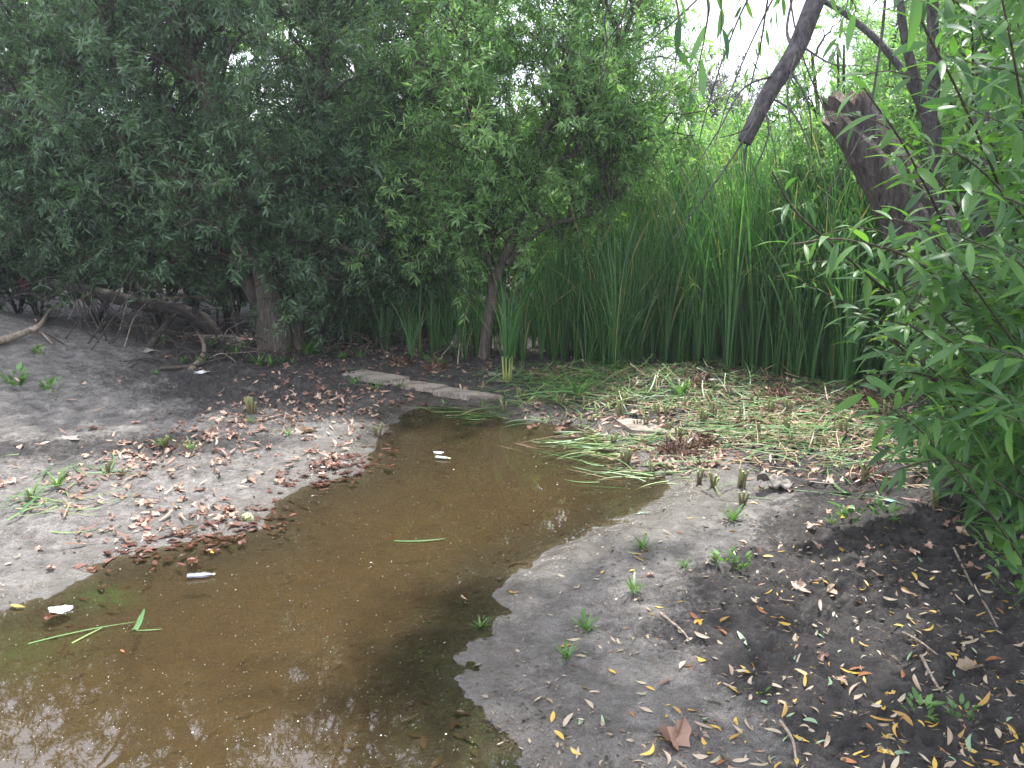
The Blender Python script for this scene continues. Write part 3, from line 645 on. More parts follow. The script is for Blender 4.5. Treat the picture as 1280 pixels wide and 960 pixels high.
hang = [([at1(990, 60, 2.98), at1(984, 30, 3.1), at1(1000, -40, 3.2)], .007), ([at1(976, 92, 2.96), at1(930, 110, 2.9), at1(900, 160, 2.8), at1(875, 200, 2.75)], .004),
        ([at1(955, 130, 2.95), at1(960, 170, 2.9), at1(940, 220, 2.9)], .004), ([at1(983, 80, 2.95), at1(1010, 130, 2.9), at1(1015, 190, 2.9)], .004),
        ([at1(970, -60, 3.3), at1(958, 10, 3.3), at1(950, 60, 3.35), at1(935, 120, 3.4)], .005), ([at1(980, -60, 2.6), at1(1000, 60, 2.5), at1(1050, 180, 2.5)], .0035),
        ([at1(1110, -40, 2.2), at1(1100, 60, 2.2), at1(1080, 160, 2.25), at1(1030, 250, 2.3)], .004), ([at1(1150, -60, 3.4), at1(1172, 60, 3.5), at1(1170, 200, 3.6)], .012)]
for P, r in hang:
    link('twig', make_mesh('twig', tparts(catmull(rel9(P), 8), [r, r*.45], 0, 7, rough=.08), [M_limb]), root9)
for P in [[(1005, 35, 2.98), (985, 110, 2.9), (990, 170, 2.85)], [(945, 150, 2.95), (925, 165, 2.9), (900, 172, 2.86)], [(998, 55, 2.98), (1040, 80, 2.9), (1075, 82, 2.85)], [(960, 120, 2.95), (990, 140, 2.9), (1010, 180, 2.85), (1012, 215, 2.8)], [(938, 165, 2.95), (930, 200, 2.95), (936, 230, 2.95)],
          [(900, -80, 3.2), (768, 0, 3.2), (758, 60, 3.25), (745, 130, 3.3)], [(860, -120, 3.4), (800, -10, 3.4), (760, 50, 3.5), (715, 110, 3.6)], [(1000, -90, 3.0), (940, -10, 3.0), (905, 70, 3.05), (880, 150, 3.1), (872, 190, 3.1)], [(1000, -60, 3.2), (955, 20, 3.2), (915, 110, 3.3), (895, 175, 3.3)], [(930, -60, 2.6), (850, 20, 2.6), (800, 60, 2.7)], [(975, 95, 2.96), (920, 190, 2.9), (870, 260, 2.9), (840, 300, 2.9)]]:
    link('twig', make_mesh('twig', tparts(catmull(rel9([at1(*p) for p in P]), 8), [.0045, .0015], 0, 6, rough=.1), [M_limb]), root9)
droops = [([at1(860, -60, 1.9), at1(884, 0, 1.85), at1(880, 50, 1.85), at1(866, 110, 1.85)], dict(spacing=.05, ll=.085, t0=.1)),
          ([at1(830, -60, 2.0), at1(848, 15, 2.0), at1(846, 60, 2.0), at1(843, 90, 2.0)], dict(spacing=.06, ll=.08, t0=.3)),
          ([at1(900, -60, 2.0), at1(902, 20, 2.0), at1(900, 60, 2.0)], dict(spacing=.05, ll=.085, t0=.3)),
          ([at1(1110, -90, 1.5), at1(1140, -30, 1.35), at1(1150, 0, 1.3)], dict(spacing=.035, ll=.10, t0=.3)),
          ([at1(1040, -90, 1.7), at1(1050, -30, 1.6), at1(1070, 10, 1.6)], dict(spacing=.04, ll=.12, t0=.2)),
          ([at1(1000, -80, 4.3), at1(975, 0, 4.3), at1(945, 60, 4.4), at1(925, 130, 4.5)], dict(spacing=.03, ll=.09, t0=.1)),
          ([at1(960, -80, 4.0), at1(930, 0, 4.0), at1(905, 60, 4.1), at1(890, 100, 4.2)], dict(spacing=.03, ll=.09, t0=.1)),
          ([at1(1080, -80, 3.8), at1(1060, 0, 3.8), at1(1040, 80, 3.8), at1(1020, 140, 3.9)], dict(spacing=.028, ll=.10, t0=.1)),
          ([at1(800, -80, 3.6), at1(790, -20, 3.6), at1(765, 60, 3.6), at1(750, 110, 3.7)], dict(spacing=.2, ll=.05, t0=.1))]
for k, (P, kw) in enumerate(droops):
    link('drooping_twig', make_mesh('drooping_twig', leafy_shoot(rel9(P), .003, 900+k, droop=.6, **kw), [M_leaf_near, M_twig]), root9)
bp, cp = grow([([tuple(np.array(p)-B9) for p in [(3.2, 1.7, 2.6), join, (1.2, 3.4, 4.6), (0.6, 4.6, 5.3)]], [.1])],
              [(*(np.array((2.6, 2.6, 4.6))-B9), 1.5, 1.4, .9, 2), (*(np.array((1.0, 4.4, 5.4))-B9), 1.1, 1.1, .6, 1.0), (*(np.array((3.6, .8, 4.3))-B9), 1.4, 1.4, .8, 1.0)], 60, 909, leaf_len=.1, start_low=.1)
link('branches', make_mesh('branches', bp, [M_limb]), root9); link('crown', make_mesh('crown', cp, [M_leaf_near, M_twig]), root9)
tag(root9, 'willow overhead whose bare dark limb hangs down into the top of the view', 'tree')

# small trees behind the right hand shoots
shrub('tall leafy willow sapling behind the broken trunk', 4.1, 7.2, 1.2, 4.4, 60, 311, M_leaf_bright, name='willow_sapling')
shrub('dense willow sapling at the right edge behind the glossy shoots', 4.3, 5.4, .9, 3.4, 52, 312, M_leaf, name='willow_sapling')
shrub('airy willow sapling between the hanging limb and the broken trunk', 3.4, 8.6, .8, 3.6, 26, 313, M_leaf_bright, name='willow_sapling')

# ------------------------------------------------------------------ cattails
def cattail_mesh(seed, nb, hgt, spread=.16, mats=None, bent=.22):
    rng = np.random.default_rng(seed); P = []
    parts = []
    for q in range(nb):
        h = hgt*rng.uniform(.5, 1.08); a = rng.uniform(0, 6.28); lean = rng.uniform(.02, spread)*(1 if rng.random() > .25 else 2.4)
        t = np.linspace(0, 1, 10); kink = rng.random() < bent; d = np.array([math.cos(a), math.sin(a)])
        out = lean*t**1.6 + (.10*t**5 if not kink else .35*np.clip(t-.6, 0, 1)**1.3*2)
        z = h*t - (0 if not kink else h*1.5*np.clip(t-.68, 0, 1)**1.4)
        c = np.stack([d[0]*(out*h+.02), d[1]*(out*h+.02), z], -1)
        w = (.0052+.0038*rng.random())*np.clip(1.1-t**3.5, .05, 1)*np.clip(.7+t*3, 0, 1)
        ph = rng.uniform(0, 6.28)+t*rng.uniform(-1.5, 1.5); s = np.stack([np.cos(ph), np.sin(ph), 0*t], -1)
        nrm = np.stack([-np.sin(ph), np.cos(ph), 0*t], -1)
        V = np.stack([c-s*w[:, None], c+nrm*w[:, None]*.35, c+s*w[:, None]], 1).reshape(-1, 3)
        F = np.array([[3*i+k, 3*i+k+1, 3*i+k+4, 3*i+k+3] for i in range(9) for k in (0, 1)])
        r = np.full(len(V), rng.random()*.93); 
        if rng.random() < .12: r[-9:] = 1.4
        if rng.random() < .035: r[:] = 1.4
        parts.append((V, F, 0, True, r))
    return make_mesh('cattail', parts, mats or [M_cat])
CM = [cattail_mesh(400+k, 13, 2.25, .20) for k in range(8)] + [cattail_mesh(420+k, 12, 1.5, .34, bent=.4) for k in range(6)]
rc = np.random.default_rng(44); spots = []
def edge_y(x):        # front edge of the bed
    return float(np.interp(x, [-3, -1.6, -.8, 0, .6, 1.5, 2.4, 3.4, 4.2], [10.2, 9.6, 9.1, 8.7, 8.65, 8.6, 8.0, 7.3, 7.0]))
tries = 0
while len(spots) < 640 and tries < 9000:
    tries += 1
    x = rc.uniform(-2.0, 4.2); y = edge_y(x) + (fbm(x*1.8, 3.3, 77)-.5)*1.5 - (.35*rc.random() if rc.random() < .12 else 0) + rc.exponential(.9) - .12*rc.random()
    if y > 12.5: continue
    if x < .35 and rc.random() > .30: continue
    if x < -.9 and rc.random() > .5: continue
    if abs(x+.22) < .13 and y < 9.3: continue
    if any((x-a)**2+(y-b)**2 < .0055 for a, b in spots[-200:]): continue
    spots.append((x, y))
spots.sort(key=lambda s: s[1]-.0*s[0])
def cat_h(x): return float(np.interp(x, [-2, -.9, -.1, .4, .9, 1.4, 2.0, 3.2, 4.2], [.42, .50, .58, .66, .78, .88, 1.05, 1.10, .95]))
ind = spots[:290]; rest = spots[290:]
for x, y in ind:
    k = rc.integers(0, 8) if rc.random() < .66 else rc.integers(8, 14); s = cat_h(x)*rc.uniform(.80, 1.1)*(.85+.3*float(fbm(x*2.1, y*2.1, 79, 2)))*(1.15 if k > 7 else 1)
    o = link('cattail', CM[k], loc=(x, y, H1(x, y)-.02), rot=(0, 0, rc.uniform(0, 6.28)), scale=(s, s, s))
    zone = ('sparse shaded cattail at the thin left end of the reed bed' if x < -.2 else 'tall green cattail around the foot of the forked willow' if x < .8 else
            'tall green cattail in the thick middle of the reed bed' if x < 1.9 else 'tallest green cattail behind the heap of cut reeds' if x < 3 else 'green cattail at the right end behind the glossy shoots')
    tag(o, zone, 'cattail', 'cattails of the reed bed')
pr = []
for x, y in rest:
    k = int(rc.integers(0, 14)); me = CM[k]; n = len(me.vertices); v = np.zeros(n*3, np.float32); me.vertices.foreach_get('co', v); v = v.reshape(-1, 3).copy()
    rr = np.zeros(n, np.float32); me.attributes['rnd'].data.foreach_get('value', rr); a = rc.uniform(0, 6.28); s = cat_h(x)*rc.uniform(.85, 1.1)
    c, si = math.cos(a)*s, math.sin(a)*s; v = np.stack([v[:, 0]*c-v[:, 1]*si+x, v[:, 0]*si+v[:, 1]*c+y, v[:, 2]*s+H1(x, y)], -1)
    nb = n//30; F = np.array([[30*b_+3*i+q, 30*b_+3*i+q+1, 30*b_+3*i+q+4, 30*b_+3*i+q+3] for b_ in range(nb) for i in range(9) for q in (0, 1)])
    pr.append((v, F, 0, True, rr))
tag(link('reeds', make_mesh('reeds', pr, [M_cat])), 'mass of cattail blades deep in the reed bed', 'reeds', kind='stuff')
# the fan shaped plant with a pale yellow foot at the front of the bed
M_catpale = leaf_mat('cattail_foot', [(0, (.30, .34, .10)), (1, (.42, .42, .16))], (.3, .35, .12))
fx, fy = gp(634, 478); fr_ = link('cattail', None, loc=(fx, fy, H1(fx, fy)-.01))
link('blades', cattail_mesh(470, 24, 1.15, .55, bent=.5), fr_, loc=(0, 0, .10))
link('foot', make_mesh('foot', sum([tparts([(math.cos(a)*.03, math.sin(a)*.03, 0), (math.cos(a)*.05, math.sin(a)*.05, .25)], [.012, .006], 0, 6) for a in np.linspace(0, 6, 9)], []), [M_catpale]), fr_)
tag(fr_, 'fan shaped cattail with a pale yellow foot at the water end of the plank', 'cattail', 'cattails of the reed bed')

# ------------------------------------------------------------------ fallen log, dead wood, brush at the left
def branch_obj(name, pts, R, mat, label, cat, group=None, sides=8, forks=(), **k):
    base = np.array(pts[0]); P = [tuple(np.array(p)-base) for p in pts]
    parts = tparts(catmull(P, 8), R, 0, sides, **k)
    for fp, fr2 in forks: parts += tparts(catmull([tuple(np.array(p)-base) for p in fp], 6), fr2, 0, 6)
    return tag(link(name, make_mesh(name, parts, [mat]), loc=tuple(base)), label, cat, group)
YL = 10.2
branch_obj('fallen_log', [at1(60, 352, YL+.4), at1(120, 366, YL+.2), at1(165, 377, YL), at1(205, 384, YL), at1(245, 395, YL), at1(268, 418, YL), at1(275, 440, YL)], [.06, .075, .08, .08, .085, .09, .09], M_bark_dark, 'pale patched log arching over the dark hollow under the trees', 'log', sides=14, rough=.1, seed=4)
gl = lambda px, py, dz=.02: (lambda q: (q[0], q[1], H1(*q)+dz))(gp(px, py))
branch_obj('driftwood_branch', [gl(-30, 430, .05), gl(8, 427, .05), gl(36, 424, .07), gl(52, 417, .10), gl(66, 410, .14)], [.04, .035, .028, .014], M_dead, 'bleached forked branch lying on the mound at the left edge', 'branch',
           forks=[([gl(38, 424, .06), gl(52, 424, .06), gl(66, 434, .04)], [.02, .008])], rough=.15)
branch_obj('dead_branch', [gl(238, 464, .0), gl(252, 455, .05), gl(256, 442, .09), gl(248, 428, .15)], [.03, .028, .022, .015], M_dead, 'curved pale root standing in the brush heap', 'branch')
branch_obj('dead_branch', [gl(200, 464, .02), gl(240, 462, .03), gl(285, 452, .04)], [.02, .02, .012], M_bark, 'grey stick lying across the foot of the brush heap', 'branch')
branch_obj('dead_branch', [gl(186, 436, .0), gl(205, 425, .12), gl(225, 415, .25)], [.04, .035, .02], M_bark, 'short thick stick propped in the hollow below the log', 'branch')
branch_obj('broken_reed', [at1(206, 373, 9.8), at1(240, 371, 9.8), at1(262, 373, 9.7)], [.014, .014, .008], M_cut_straw, 'straw coloured broken reed lying above the log', 'reed stem')
rb = np.random.default_rng(55)
for k in range(96):
    if k < 46:
        sx, sy = rb.uniform(-20, 190), rb.uniform(385, 440)-0.0; q = gp(sx, sy if sx > 60 else rb.uniform(385, 410)); lab = 'thin arching dry twig of the brush on the mound'
    else: q = gp(rb.uniform(150, 330) if k % 2 else rb.uniform(300, 600), rb.uniform(425, 462)); lab = 'thin dry twig in the litter under the trees'
    ln = rb.uniform(.5, 1.6) if k < 46 else rb.uniform(.2, .6); a = rb.uniform(0, 6.28); z = H1(*q); up = rb.uniform(.25, .9)*ln*.7 if k < 46 else rb.uniform(.03, .25)
    d = np.array([math.cos(a), math.sin(a)*.6, 0])
    P0 = np.array([q[0], q[1], z-.01]); P1 = P0+d*ln*.5+[0, 0, up]; P2 = P0+d*ln+[0, 0, up*rb.uniform(.2, .9)]
    fk = [([tuple(P1), tuple(P1+rb.normal(size=3)*.12+[0, 0, .05]), tuple(P1+d*ln*.3+rb.normal(size=3)*.15)], [.003, .0015])]
    branch_obj('dry_twig', [tuple(P0), tuple(P1), tuple(P2)], [.007, .005, .003] if k < 46 else [.009, .005], M_dead if k % 9 == 0 else M_bark_dark, lab, 'twig', 'dry twigs of the brush heap', sides=5, forks=fk)
# thin bare stems in the dark understory
for k in range(34):
    px = rb.uniform(200, 600); Y = rb.uniform(9.9, 11.8); x = at1(px, 430, Y)[0]; z = H1(x, Y); h = rb.uniform(1.0, 2.8); l = rb.normal(size=2)*.3
    branch_obj('bare_stem', [(x, Y, z-.02), (x+l[0]*.4, Y+l[1]*.4, z+h*.5), (x+l[0], Y+l[1], z+h)], [.018, .013, .006], M_bark if k % 4 else M_dead,
               'thin bare stem in the shade under the large willow' if px < 420 else 'thin bare stem between the large willow and the reed bed', 'stem', 'bare stems of the understory', sides=6)
# sticks on the dark mud at the right
for pts, lab in [([(1192, 690), (1215, 730), (1232, 760), (1246, 790)], 'pale thin twig on the dark mud beside the shoots'), ([(1150, 830), (1172, 862), (1190, 880)], 'short curved twig on the dark mud below the shoots'),
                 ([(825, 772), (850, 790), (862, 805)], 'brown twig on the mud bank in the middle of the bank'), ([(975, 905), (990, 930), (996, 958)], 'grey curved twig near the bottom edge on the mud'),
                 ([(1100, 770), (1140, 800), (1170, 830)], 'long grey twig lying across the dark mud')]:
    branch_obj('fallen_twig', [gl(*p, .012) for p in pts], [.006, .005, .003], M_dead, lab, 'twig', sides=6, rough=.15)

# ------------------------------------------------------------------ planks
def plank(quad, th, label, seed, mat):
    """four ground corners (px): far-left, far-right, near-right, near-left"""
    q = [np.array(gl(*p, .0)) for p in quad]; rng = np.random.default_rng(seed); c = sum(q)/4
    nu, nv = 40, 8; V = []
    for i in range(nu+1):
        u = i/nu; a = q[0]*(1-u)+q[1]*u; b = q[3]*(1-u)+q[2]*u
        for j in range(nv+1): V.append(a*(1-j/nv)+b*j/nv)
    V = np.array(V); z0 = max(float(np.max([p[2] for p in q])), .0)+.003; V[:, 2] = z0
    top = V.copy(); top[:, 2] += th + (vnoise(V[:, 0]*30, V[:, 1]*90, seed)-.5)*.004+ .012*np.sin(V[:, 0]*3+seed)*0; bot = V.copy(); bot[:, 2] -= .03
    W = nv+1; n = len(V); F = np.array([[i*W+j, i*W+j+1, (i+1)*W+j+1, (i+1)*W+j] for i in range(nu) for j in range(nv)])
    ring = [i*W for i in range(nu+1)] + [nu*W+j for j in range(1, W)] + [i*W+nv for i in range(nu-1, -1, -1)] + [j for j in range(nv-1, 0, -1)]
    side = np.array([[ring[k], ring[(k+1) % len(ring)], ring[(k+1) % len(ring)]+n, ring[k]+n] for k in range(len(ring))])
    allv = np.vstack([top, bot])-c
    fs = (F[:, ::-1])
    return tag(link('plank', make_mesh('plank', [(allv, fs, 0, False, None), (allv, F+n, 0, False, None), (allv, side, 0, False, None)], [mat]), loc=tuple(c)), label, 'plank', 'weathered planks at the head of the pool')
def plank_mat():
    b = MatB('weathered_plank'); g = b.new('TexCoord'); mp = b.new('Mapping'); b.l.new(g.outputs['Object'], mp.inputs['Vector'])
    mp.inputs['Rotation'].default_value = (0, 0, .75); mp.inputs['Scale'].default_value = (2, 26, 8)
    n = b.noise(3, 8, .65, mp.outputs[0], .3); n2 = b.noise(6, 4, .6, g.outputs['Object'])
    col = b.ramp(n.outputs['Fac'], [(.3, (.06, .05, .04)), (.5, (.19, .165, .14)), (.7, (.32, .29, .25))])
    c2 = b.mix(.6, col.outputs[0], b.ramp(n2.outputs['Fac'], [(.35, (.5, .46, .4)), (.55, (1.25, 1.22, 1.18))]).outputs[0], 'MULTIPLY')
    b.bsdf(c2.outputs[0], .8, .3, b.bump(n.outputs['Fac'], .5, .004)); return b.m
M_plank = plank_mat()
plank([(452, 464), (512, 477), (482, 484), (428, 470)], .018, 'grey weathered plank lying highest on the bank, left end of the line', 1, M_plank)
plank([(506, 476), (560, 486), (540, 493), (482, 484)], .006, 'muddy litter strewn plank between the two clean grey planks', 2, M_plank)
plank([(560, 486), (628, 497), (584, 501), (541, 493)], .018, 'pale grey plank touching the water at the head of the pool', 3, M_plank)
plank([(765, 526), (822, 528), (858, 543), (790, 544)], .014, 'grey board half buried under cut reeds', 4, M_plank)

# ------------------------------------------------------------------ scatter things on the ground
def leaf_shape(seed, L, W, mat, curl=.25, broad=False):
    rng = np.random.default_rng(seed)
    if not broad:
        v, f3, f4, r = leaves([(0, -L/2, .004)], [(0, 1, 0)], [(0, 0, 1)], L, W, st=(.06, .2, .38, .56, .74, .9), bend=-curl*rng.uniform(-.3, 1), fold=rng.uniform(.1, .45), mid=True, shape=.9, wav=.05)
        v[:, 0] += .1*L*rng.normal()*(v[:, 1]/L)**2*4; v[:, 2] -= v[:, 2].min()-.002
        return make_mesh('leaf', [(v, f3, 0, True, r), (v, f4, 0, True, r)], [mat])
    n = 18; th = np.linspace(0, 2*math.pi, n, endpoint=False); rad = L/2*(1+.28*np.cos(5*th+rng.uniform(0, 1))+.15*rng.normal(size=n)); rad[0] = L*.2
    V = [(0, 0, .012)]; 
    for k in (.5, 1.): V += [(rad[i]*k*math.cos(th[i]), rad[i]*k*math.sin(th[i])*.7, .012+curl*L*k*k*(.5+.5*math.sin(2*th[i]+seed))*rng.uniform(.5, 1.2)) for i in range(n)]
    V = np.array(V); V[:, 2] -= V[:, 2].min()-.001
    F3 = np.array([[0, 1+i, 1+(i+1) % n] for i in range(n)]); F4 = np.array([[1+i, 1+n+i, 1+n+(i+1) % n, 1+(i+1) % n] for i in range(n)])
    r = np.full(len(V), rng.random()); return make_mesh('leaf', [(V, F3, 0, True, r), (V, F4, 0, True, r)], [mat])
def mesh_arrays(me):
    n = len(me.vertices); v = np.zeros(n*3, np.float32); me.vertices.foreach_get('co', v); r = np.zeros(n, np.float32); me.attributes['rnd'].data.foreach_get('value', r)
    f3 = np.array([p.vertices[:] for p in me.polygons if len(p.vertices) == 3]).reshape(-1, 3); f4 = np.array([p.vertices[:] for p in me.polygons if len(p.vertices) == 4]).reshape(-1, 4)
    return v.reshape(-1, 3), f3, f4, r
def bake(lst, mats, name):
    """many small shapes as one mass: (mesh, loc, rot, scale)"""
    parts = []; cache = {}
    for me, loc, rot, s in lst:
        if me.name not in cache: cache[me.name] = (*mesh_arrays(me), mats.index(me.materials[0]))
        v, f3, f4, r, mi = cache[me.name]; Mx = np.array(Euler(rot).to_matrix()); vv = v@Mx.T*s+np.array(loc)
        if len(f3): parts.append((vv, f3, mi, True, r))
        if len(f4): parts.append((vv, f4, mi, True, r))
    return link(name, make_mesh(name, parts, mats))
kinds = {'yellow': M_yellow, 'cream': M_cream, 'orange': M_orange, 'green': M_greenleaf}
LM = {c: [leaf_shape(500+i*7+j, .046+.007*i, .0145+.002*(i % 3), m) for i in range(5)] for j, (c, m) in enumerate(kinds.items())}
rl = np.random.default_rng(66); cand = []
def slope_rot(x, y, rz):
    e = .03; gxv = (H1(x+e, y)-H1(x-e, y))/(2*e); gyv = (H1(x, y+e)-H1(x, y-e))/(2*e); gxv, gyv = np.clip([gxv, gyv], -.5, .5)
    n = Vector((-gxv, -gyv, 1)).normalized(); q = Vector((0, 0, 1)).rotation_difference(n); return (q.to_matrix() @ Euler((rl.normal()*.22, rl.normal()*.22, rz)).to_matrix()).to_euler()
while len(cand) < 820:
    px = rl.uniform(560, 1300); py = 590 + 420*rl.random()**.85
    if px < 640+ (py < 800)*60 and rl.random() < .6: continue
    x, y = gp(px, py, .03)
    if px < 700 and rl.random() < .45: continue
    if shore_sd(np.array([x]), np.array([y]))[0] < .02 and rl.random() > .06: continue
    dens = .30 + .7*sst(720, 1050, px)*sst(600, 760, py)
    if rl.random() > dens: continue
    cand.append((x, y))
cand = [(x, y) for x, y in cand]; cand.sort(key=lambda c: c[0]**2+c[1]**2)
stuff = []
leafcol = ['cream', 'yellow', 'cream', 'yellow', 'cream', 'orange', 'cream', 'yellow', 'cream', 'green']
for k, (x, y) in enumerate(cand):
    c = leafcol[int(rl.integers(0, 10))]; me = LM[c][int(rl.integers(0, 5))]; sd = shore_sd(np.array([x]), np.array([y]))[0]
    z = max(H1(x, y), 0)+.001; s = float(.32+rl.uniform(0, .85)**1.4); rot = slope_rot(x, y, rl.uniform(0, 6.28)) if sd > .05 else Euler((0, 0, rl.uniform(0, 6.28)))
    if k < 290:
        o = link('fallen_leaf', me, loc=(x, y, z), rot=rot, scale=(s, s, s))
        where = 'floating on the shallow water' if sd < 0 else 'on the pale silt beside the pool' if sd < .45 else 'on the dark mud below the leafy shoots' if x > 1.25 else 'on the trampled grey mud of the right bank'
        tag(o, f'small {c} willow leaf lying {where}' if sd >= 0 else f'small {c} willow leaf {where}', 'leaf', 'willow leaves fallen on the right bank')
    else: stuff.append((me, (x, y, z), rot, s))
allm = list(kinds.values())
tag(bake(stuff, allm, 'leaf_scatter'), 'small fallen willow leaves further up the right bank', 'leaves', kind='stuff')

# brown dead leaves: left bank band, pool edge clusters, foot of the reeds
DM = [leaf_shape(560+i, .042+.009*(i % 4), .03, M_litter, .3, True) for i in range(5)] + [leaf_shape(580+i, .055+.01*i, .016, M_litter, .3) for i in range(5)]
M_soaked = leaf_mat('soaked_leaf', [(0, (.035, .02, .016)), (.5, (.12, .055, .042)), (1, (.27, .17, .14))], (.2, .1, .08), trans=.05, rough=.25)
DR = [leaf_shape(960+i, .05+.008*(i % 3), .02, M_soaked, .08, i % 2 == 0) for i in range(10)]
cand = []
def blob(cx, cy, sx, sy, n, ang=0.):
    for _ in range(n):
        u, v = rl.normal()*sx, rl.normal()*sy; px = cx+u*math.cos(ang)-v*math.sin(ang); py = cy+u*math.sin(ang)+v*math.cos(ang)
        if py < 425 or py > 950: continue
        x, y = gp(px, py, .02); cand.append((x, y))
blob(300, 545, 90, 14, 170, -.38); blob(215, 575, 60, 9, 60, -.1); blob(360, 500, 60, 16, 70, -.2); blob(480, 498, 40, 8, 70); blob(420, 530, 40, 16, 45)
blob(245, 668, 60, 14, 90, -.15); blob(300, 650, 30, 16, 50); blob(420, 582, 26, 8, 60); blob(440, 570, 30, 14, 30); blob(200, 650, 70, 24, 30); blob(80, 620, 60, 14, 40)
blob(540, 458, 90, 10, 230); blob(460, 446, 110, 8, 260); blob(290, 446, 90, 9, 150); blob(340, 468, 60, 12, 60); blob(700, 480, 60, 8, 40)
blob(800, 520, 90, 14, 110); blob(900, 560, 60, 14, 110); blob(1000, 540, 80, 30, 150); blob(960, 490, 70, 10, 90); blob(1080, 560, 60, 30, 80); blob(870, 580, 40, 8, 80); blob(960, 700, 180, 90, 22); blob(1150, 690, 80, 50, 30); blob(250, 560, 160, 50, 150, -.3); blob(320, 530, 110, 20, 240, -.35); blob(230, 655, 80, 22, 70, -.3); blob(400, 590, 40, 10, 80, -.2); blob(450, 520, 40, 22, 90); blob(840, 474, 130, 5, 200); blob(900, 515, 120, 26, 900); blob(1040, 550, 80, 36, 520); blob(850, 565, 60, 10, 120); blob(1000, 480, 70, 8, 110); blob(120, 480, 90, 30, 25)
cand.sort(key=lambda c: c[0]**2+c[1]**2); stuff = []
for k, (x, y) in enumerate(cand):
    sd = shore_sd(np.array([x]), np.array([y]))[0]; me = (DR if sd < .10 and x < 0 else DM)[int(rl.integers(0, 10))]; z = max(H1(x, y), -.004)+.001 + (rl.random()*.015 if sd > .05 else 0)
    if sd < -.25: continue
    s = float(rl.uniform(.55, 1.3)); rot = slope_rot(x, y, rl.uniform(0, 6.28)) if sd > .05 else Euler((0, 0, rl.uniform(0, 6.28)))
    if k < 290:
        o = link('dead_leaf', me, loc=(x, y, z), rot=rot, scale=(s, s, s))
        where = ('soaked in the shallow edge of the pool' if sd < .06 else 'on the left mud bank' if x < 0 else 'on the right mud bank')
        tag(o, f'curled brown dead leaf {where}', 'leaf', 'brown dead leaves on the banks')
    else: stuff.append((me, (x, y, z), rot, s))
tag(bake(stuff, [M_litter, M_soaked], 'leaf_litter'), 'brown leaf litter at the foot of the reeds and trees', 'leaves', kind='stuff')

# cut reed blades
def blade_mesh(seed, L, W, mat):
    rng = np.random.default_rng(seed); t = np.linspace(-.5, .5, 9); b = rng.normal()*.25; kink = rng.normal()*.5 if rng.random() < .4 else 0
    x = b*(t*t-.25)*L + kink*np.maximum(t-.1, 0)*L; z = .004+abs(rng.normal())*.03*(t+.5)*L; w = W/2*np.clip(1.15-(t+.5)**3, .15, 1); tw = rng.normal()*.8*t
    V = np.stack([np.stack([x-w*np.cos(tw), t*L, z-w*np.sin(tw)], -1), np.stack([x, t*L, z+w*.3], -1), np.stack([x+w*np.cos(tw), t*L, z+w*np.sin(tw)], -1)], 1).reshape(-1, 3)
    V[:, 2] -= V[:, 2].min()-.001; F = np.array([[3*i+k, 3*i+k+1, 3*i+k+4, 3*i+k+3] for i in range(8) for k in (0, 1)])
    return make_mesh('blade', [(V, F, 0, True, np.full(len(V), rng.random()))], [mat])
BG = [blade_mesh(600+i, .16+.07*i, .009+.002*(i % 3), M_cut_green) for i in range(7)]; BS = [blade_mesh(620+i, .12+.055*i, .008, M_cut_straw) for i in range(6)]
cand = []
def reedblob(cx, cy, sx, sy, n, pg, pile=.0, ang=None, spread=9.):
    for _ in range(int(n*1.7)):
        px, py = cx+rl.normal()*sx, cy+rl.normal()*sy
        if py < 462 or (765 < px < 850 and 523 < py < 548): continue
        x, y = gp(px, py, .03); cand.append((x, y, rl.random() < pg, pile*rl.random(), rl.uniform(0, 6.28) if ang is None else ang+rl.normal()*spread))
reedblob(740, 480, 60, 8, 170, .9, .10); reedblob(860, 478, 120, 7, 200, .35, .08); reedblob(900, 500, 120, 20, 280, .55, .07); reedblob(1020, 545, 80, 25, 200, .35, .05); reedblob(760, 500, 70, 12, 150, .5, .06); reedblob(960, 530, 90, 26, 130, .2, .04); reedblob(690, 495, 40, 9, 110, .85, .05); reedblob(850, 500, 90, 14, 210, .7, .05); reedblob(780, 555, 50, 8, 80, .8, .02, 1.5, .5)
reedblob(940, 520, 80, 18, 190, .45, .03); reedblob(950, 555, 60, 12, 110, .8, .03, 1.6, .5); reedblob(1030, 520, 70, 22, 190, .35, .03); reedblob(1010, 575, 90, 20, 110, .5, .02)
reedblob(1110, 560, 50, 30, 110, .35, .02); reedblob(620, 512, 40, 8, 34, .8, .0, 1.5, .4); reedblob(1170, 620, 60, 20, 40, .5); reedblob(560, 470, 60, 6, 30, .6); reedblob(60, 640, 45, 10, 14, .85, .02); reedblob(120, 600, 40, 8, 12, .85, .01, 1.2, .5)
reedblob(800, 590, 40, 8, 26, .7, .0, 1.5, .3)
cand.sort(key=lambda c: c[0]**2+c[1]**2); stuff = []
for k, (x, y, g, up, a) in enumerate(cand):
    me = (BG if g else BS)[int(rl.integers(0, 6))]; z = max(H1(x, y), 0)+.006+up; s = float(rl.uniform(.6, 1.1)); rot = Euler((rl.normal()*.05+(rl.normal()*.25 if up > .03 else 0), rl.normal()*.2, a))
    if k < 290:
        o = link('cut_reed', me, loc=(x, y, z), rot=rot, scale=(s, s, s)); sd = shore_sd(np.array([x]), np.array([y]))[0]
        where = 'floating at the edge of the pool' if sd < 0 else 'on the left mud bank' if x < -1.2 else 'strewn among the reed stubs' if x > 1.2 else 'strewn at the head of the pool'
        tag(o, f'{"fresh green" if g else "dry straw coloured"} cut reed blade {where}', 'reed blade', 'cut reed blades')
    else: stuff.append((me, (x, y, z), rot, s))
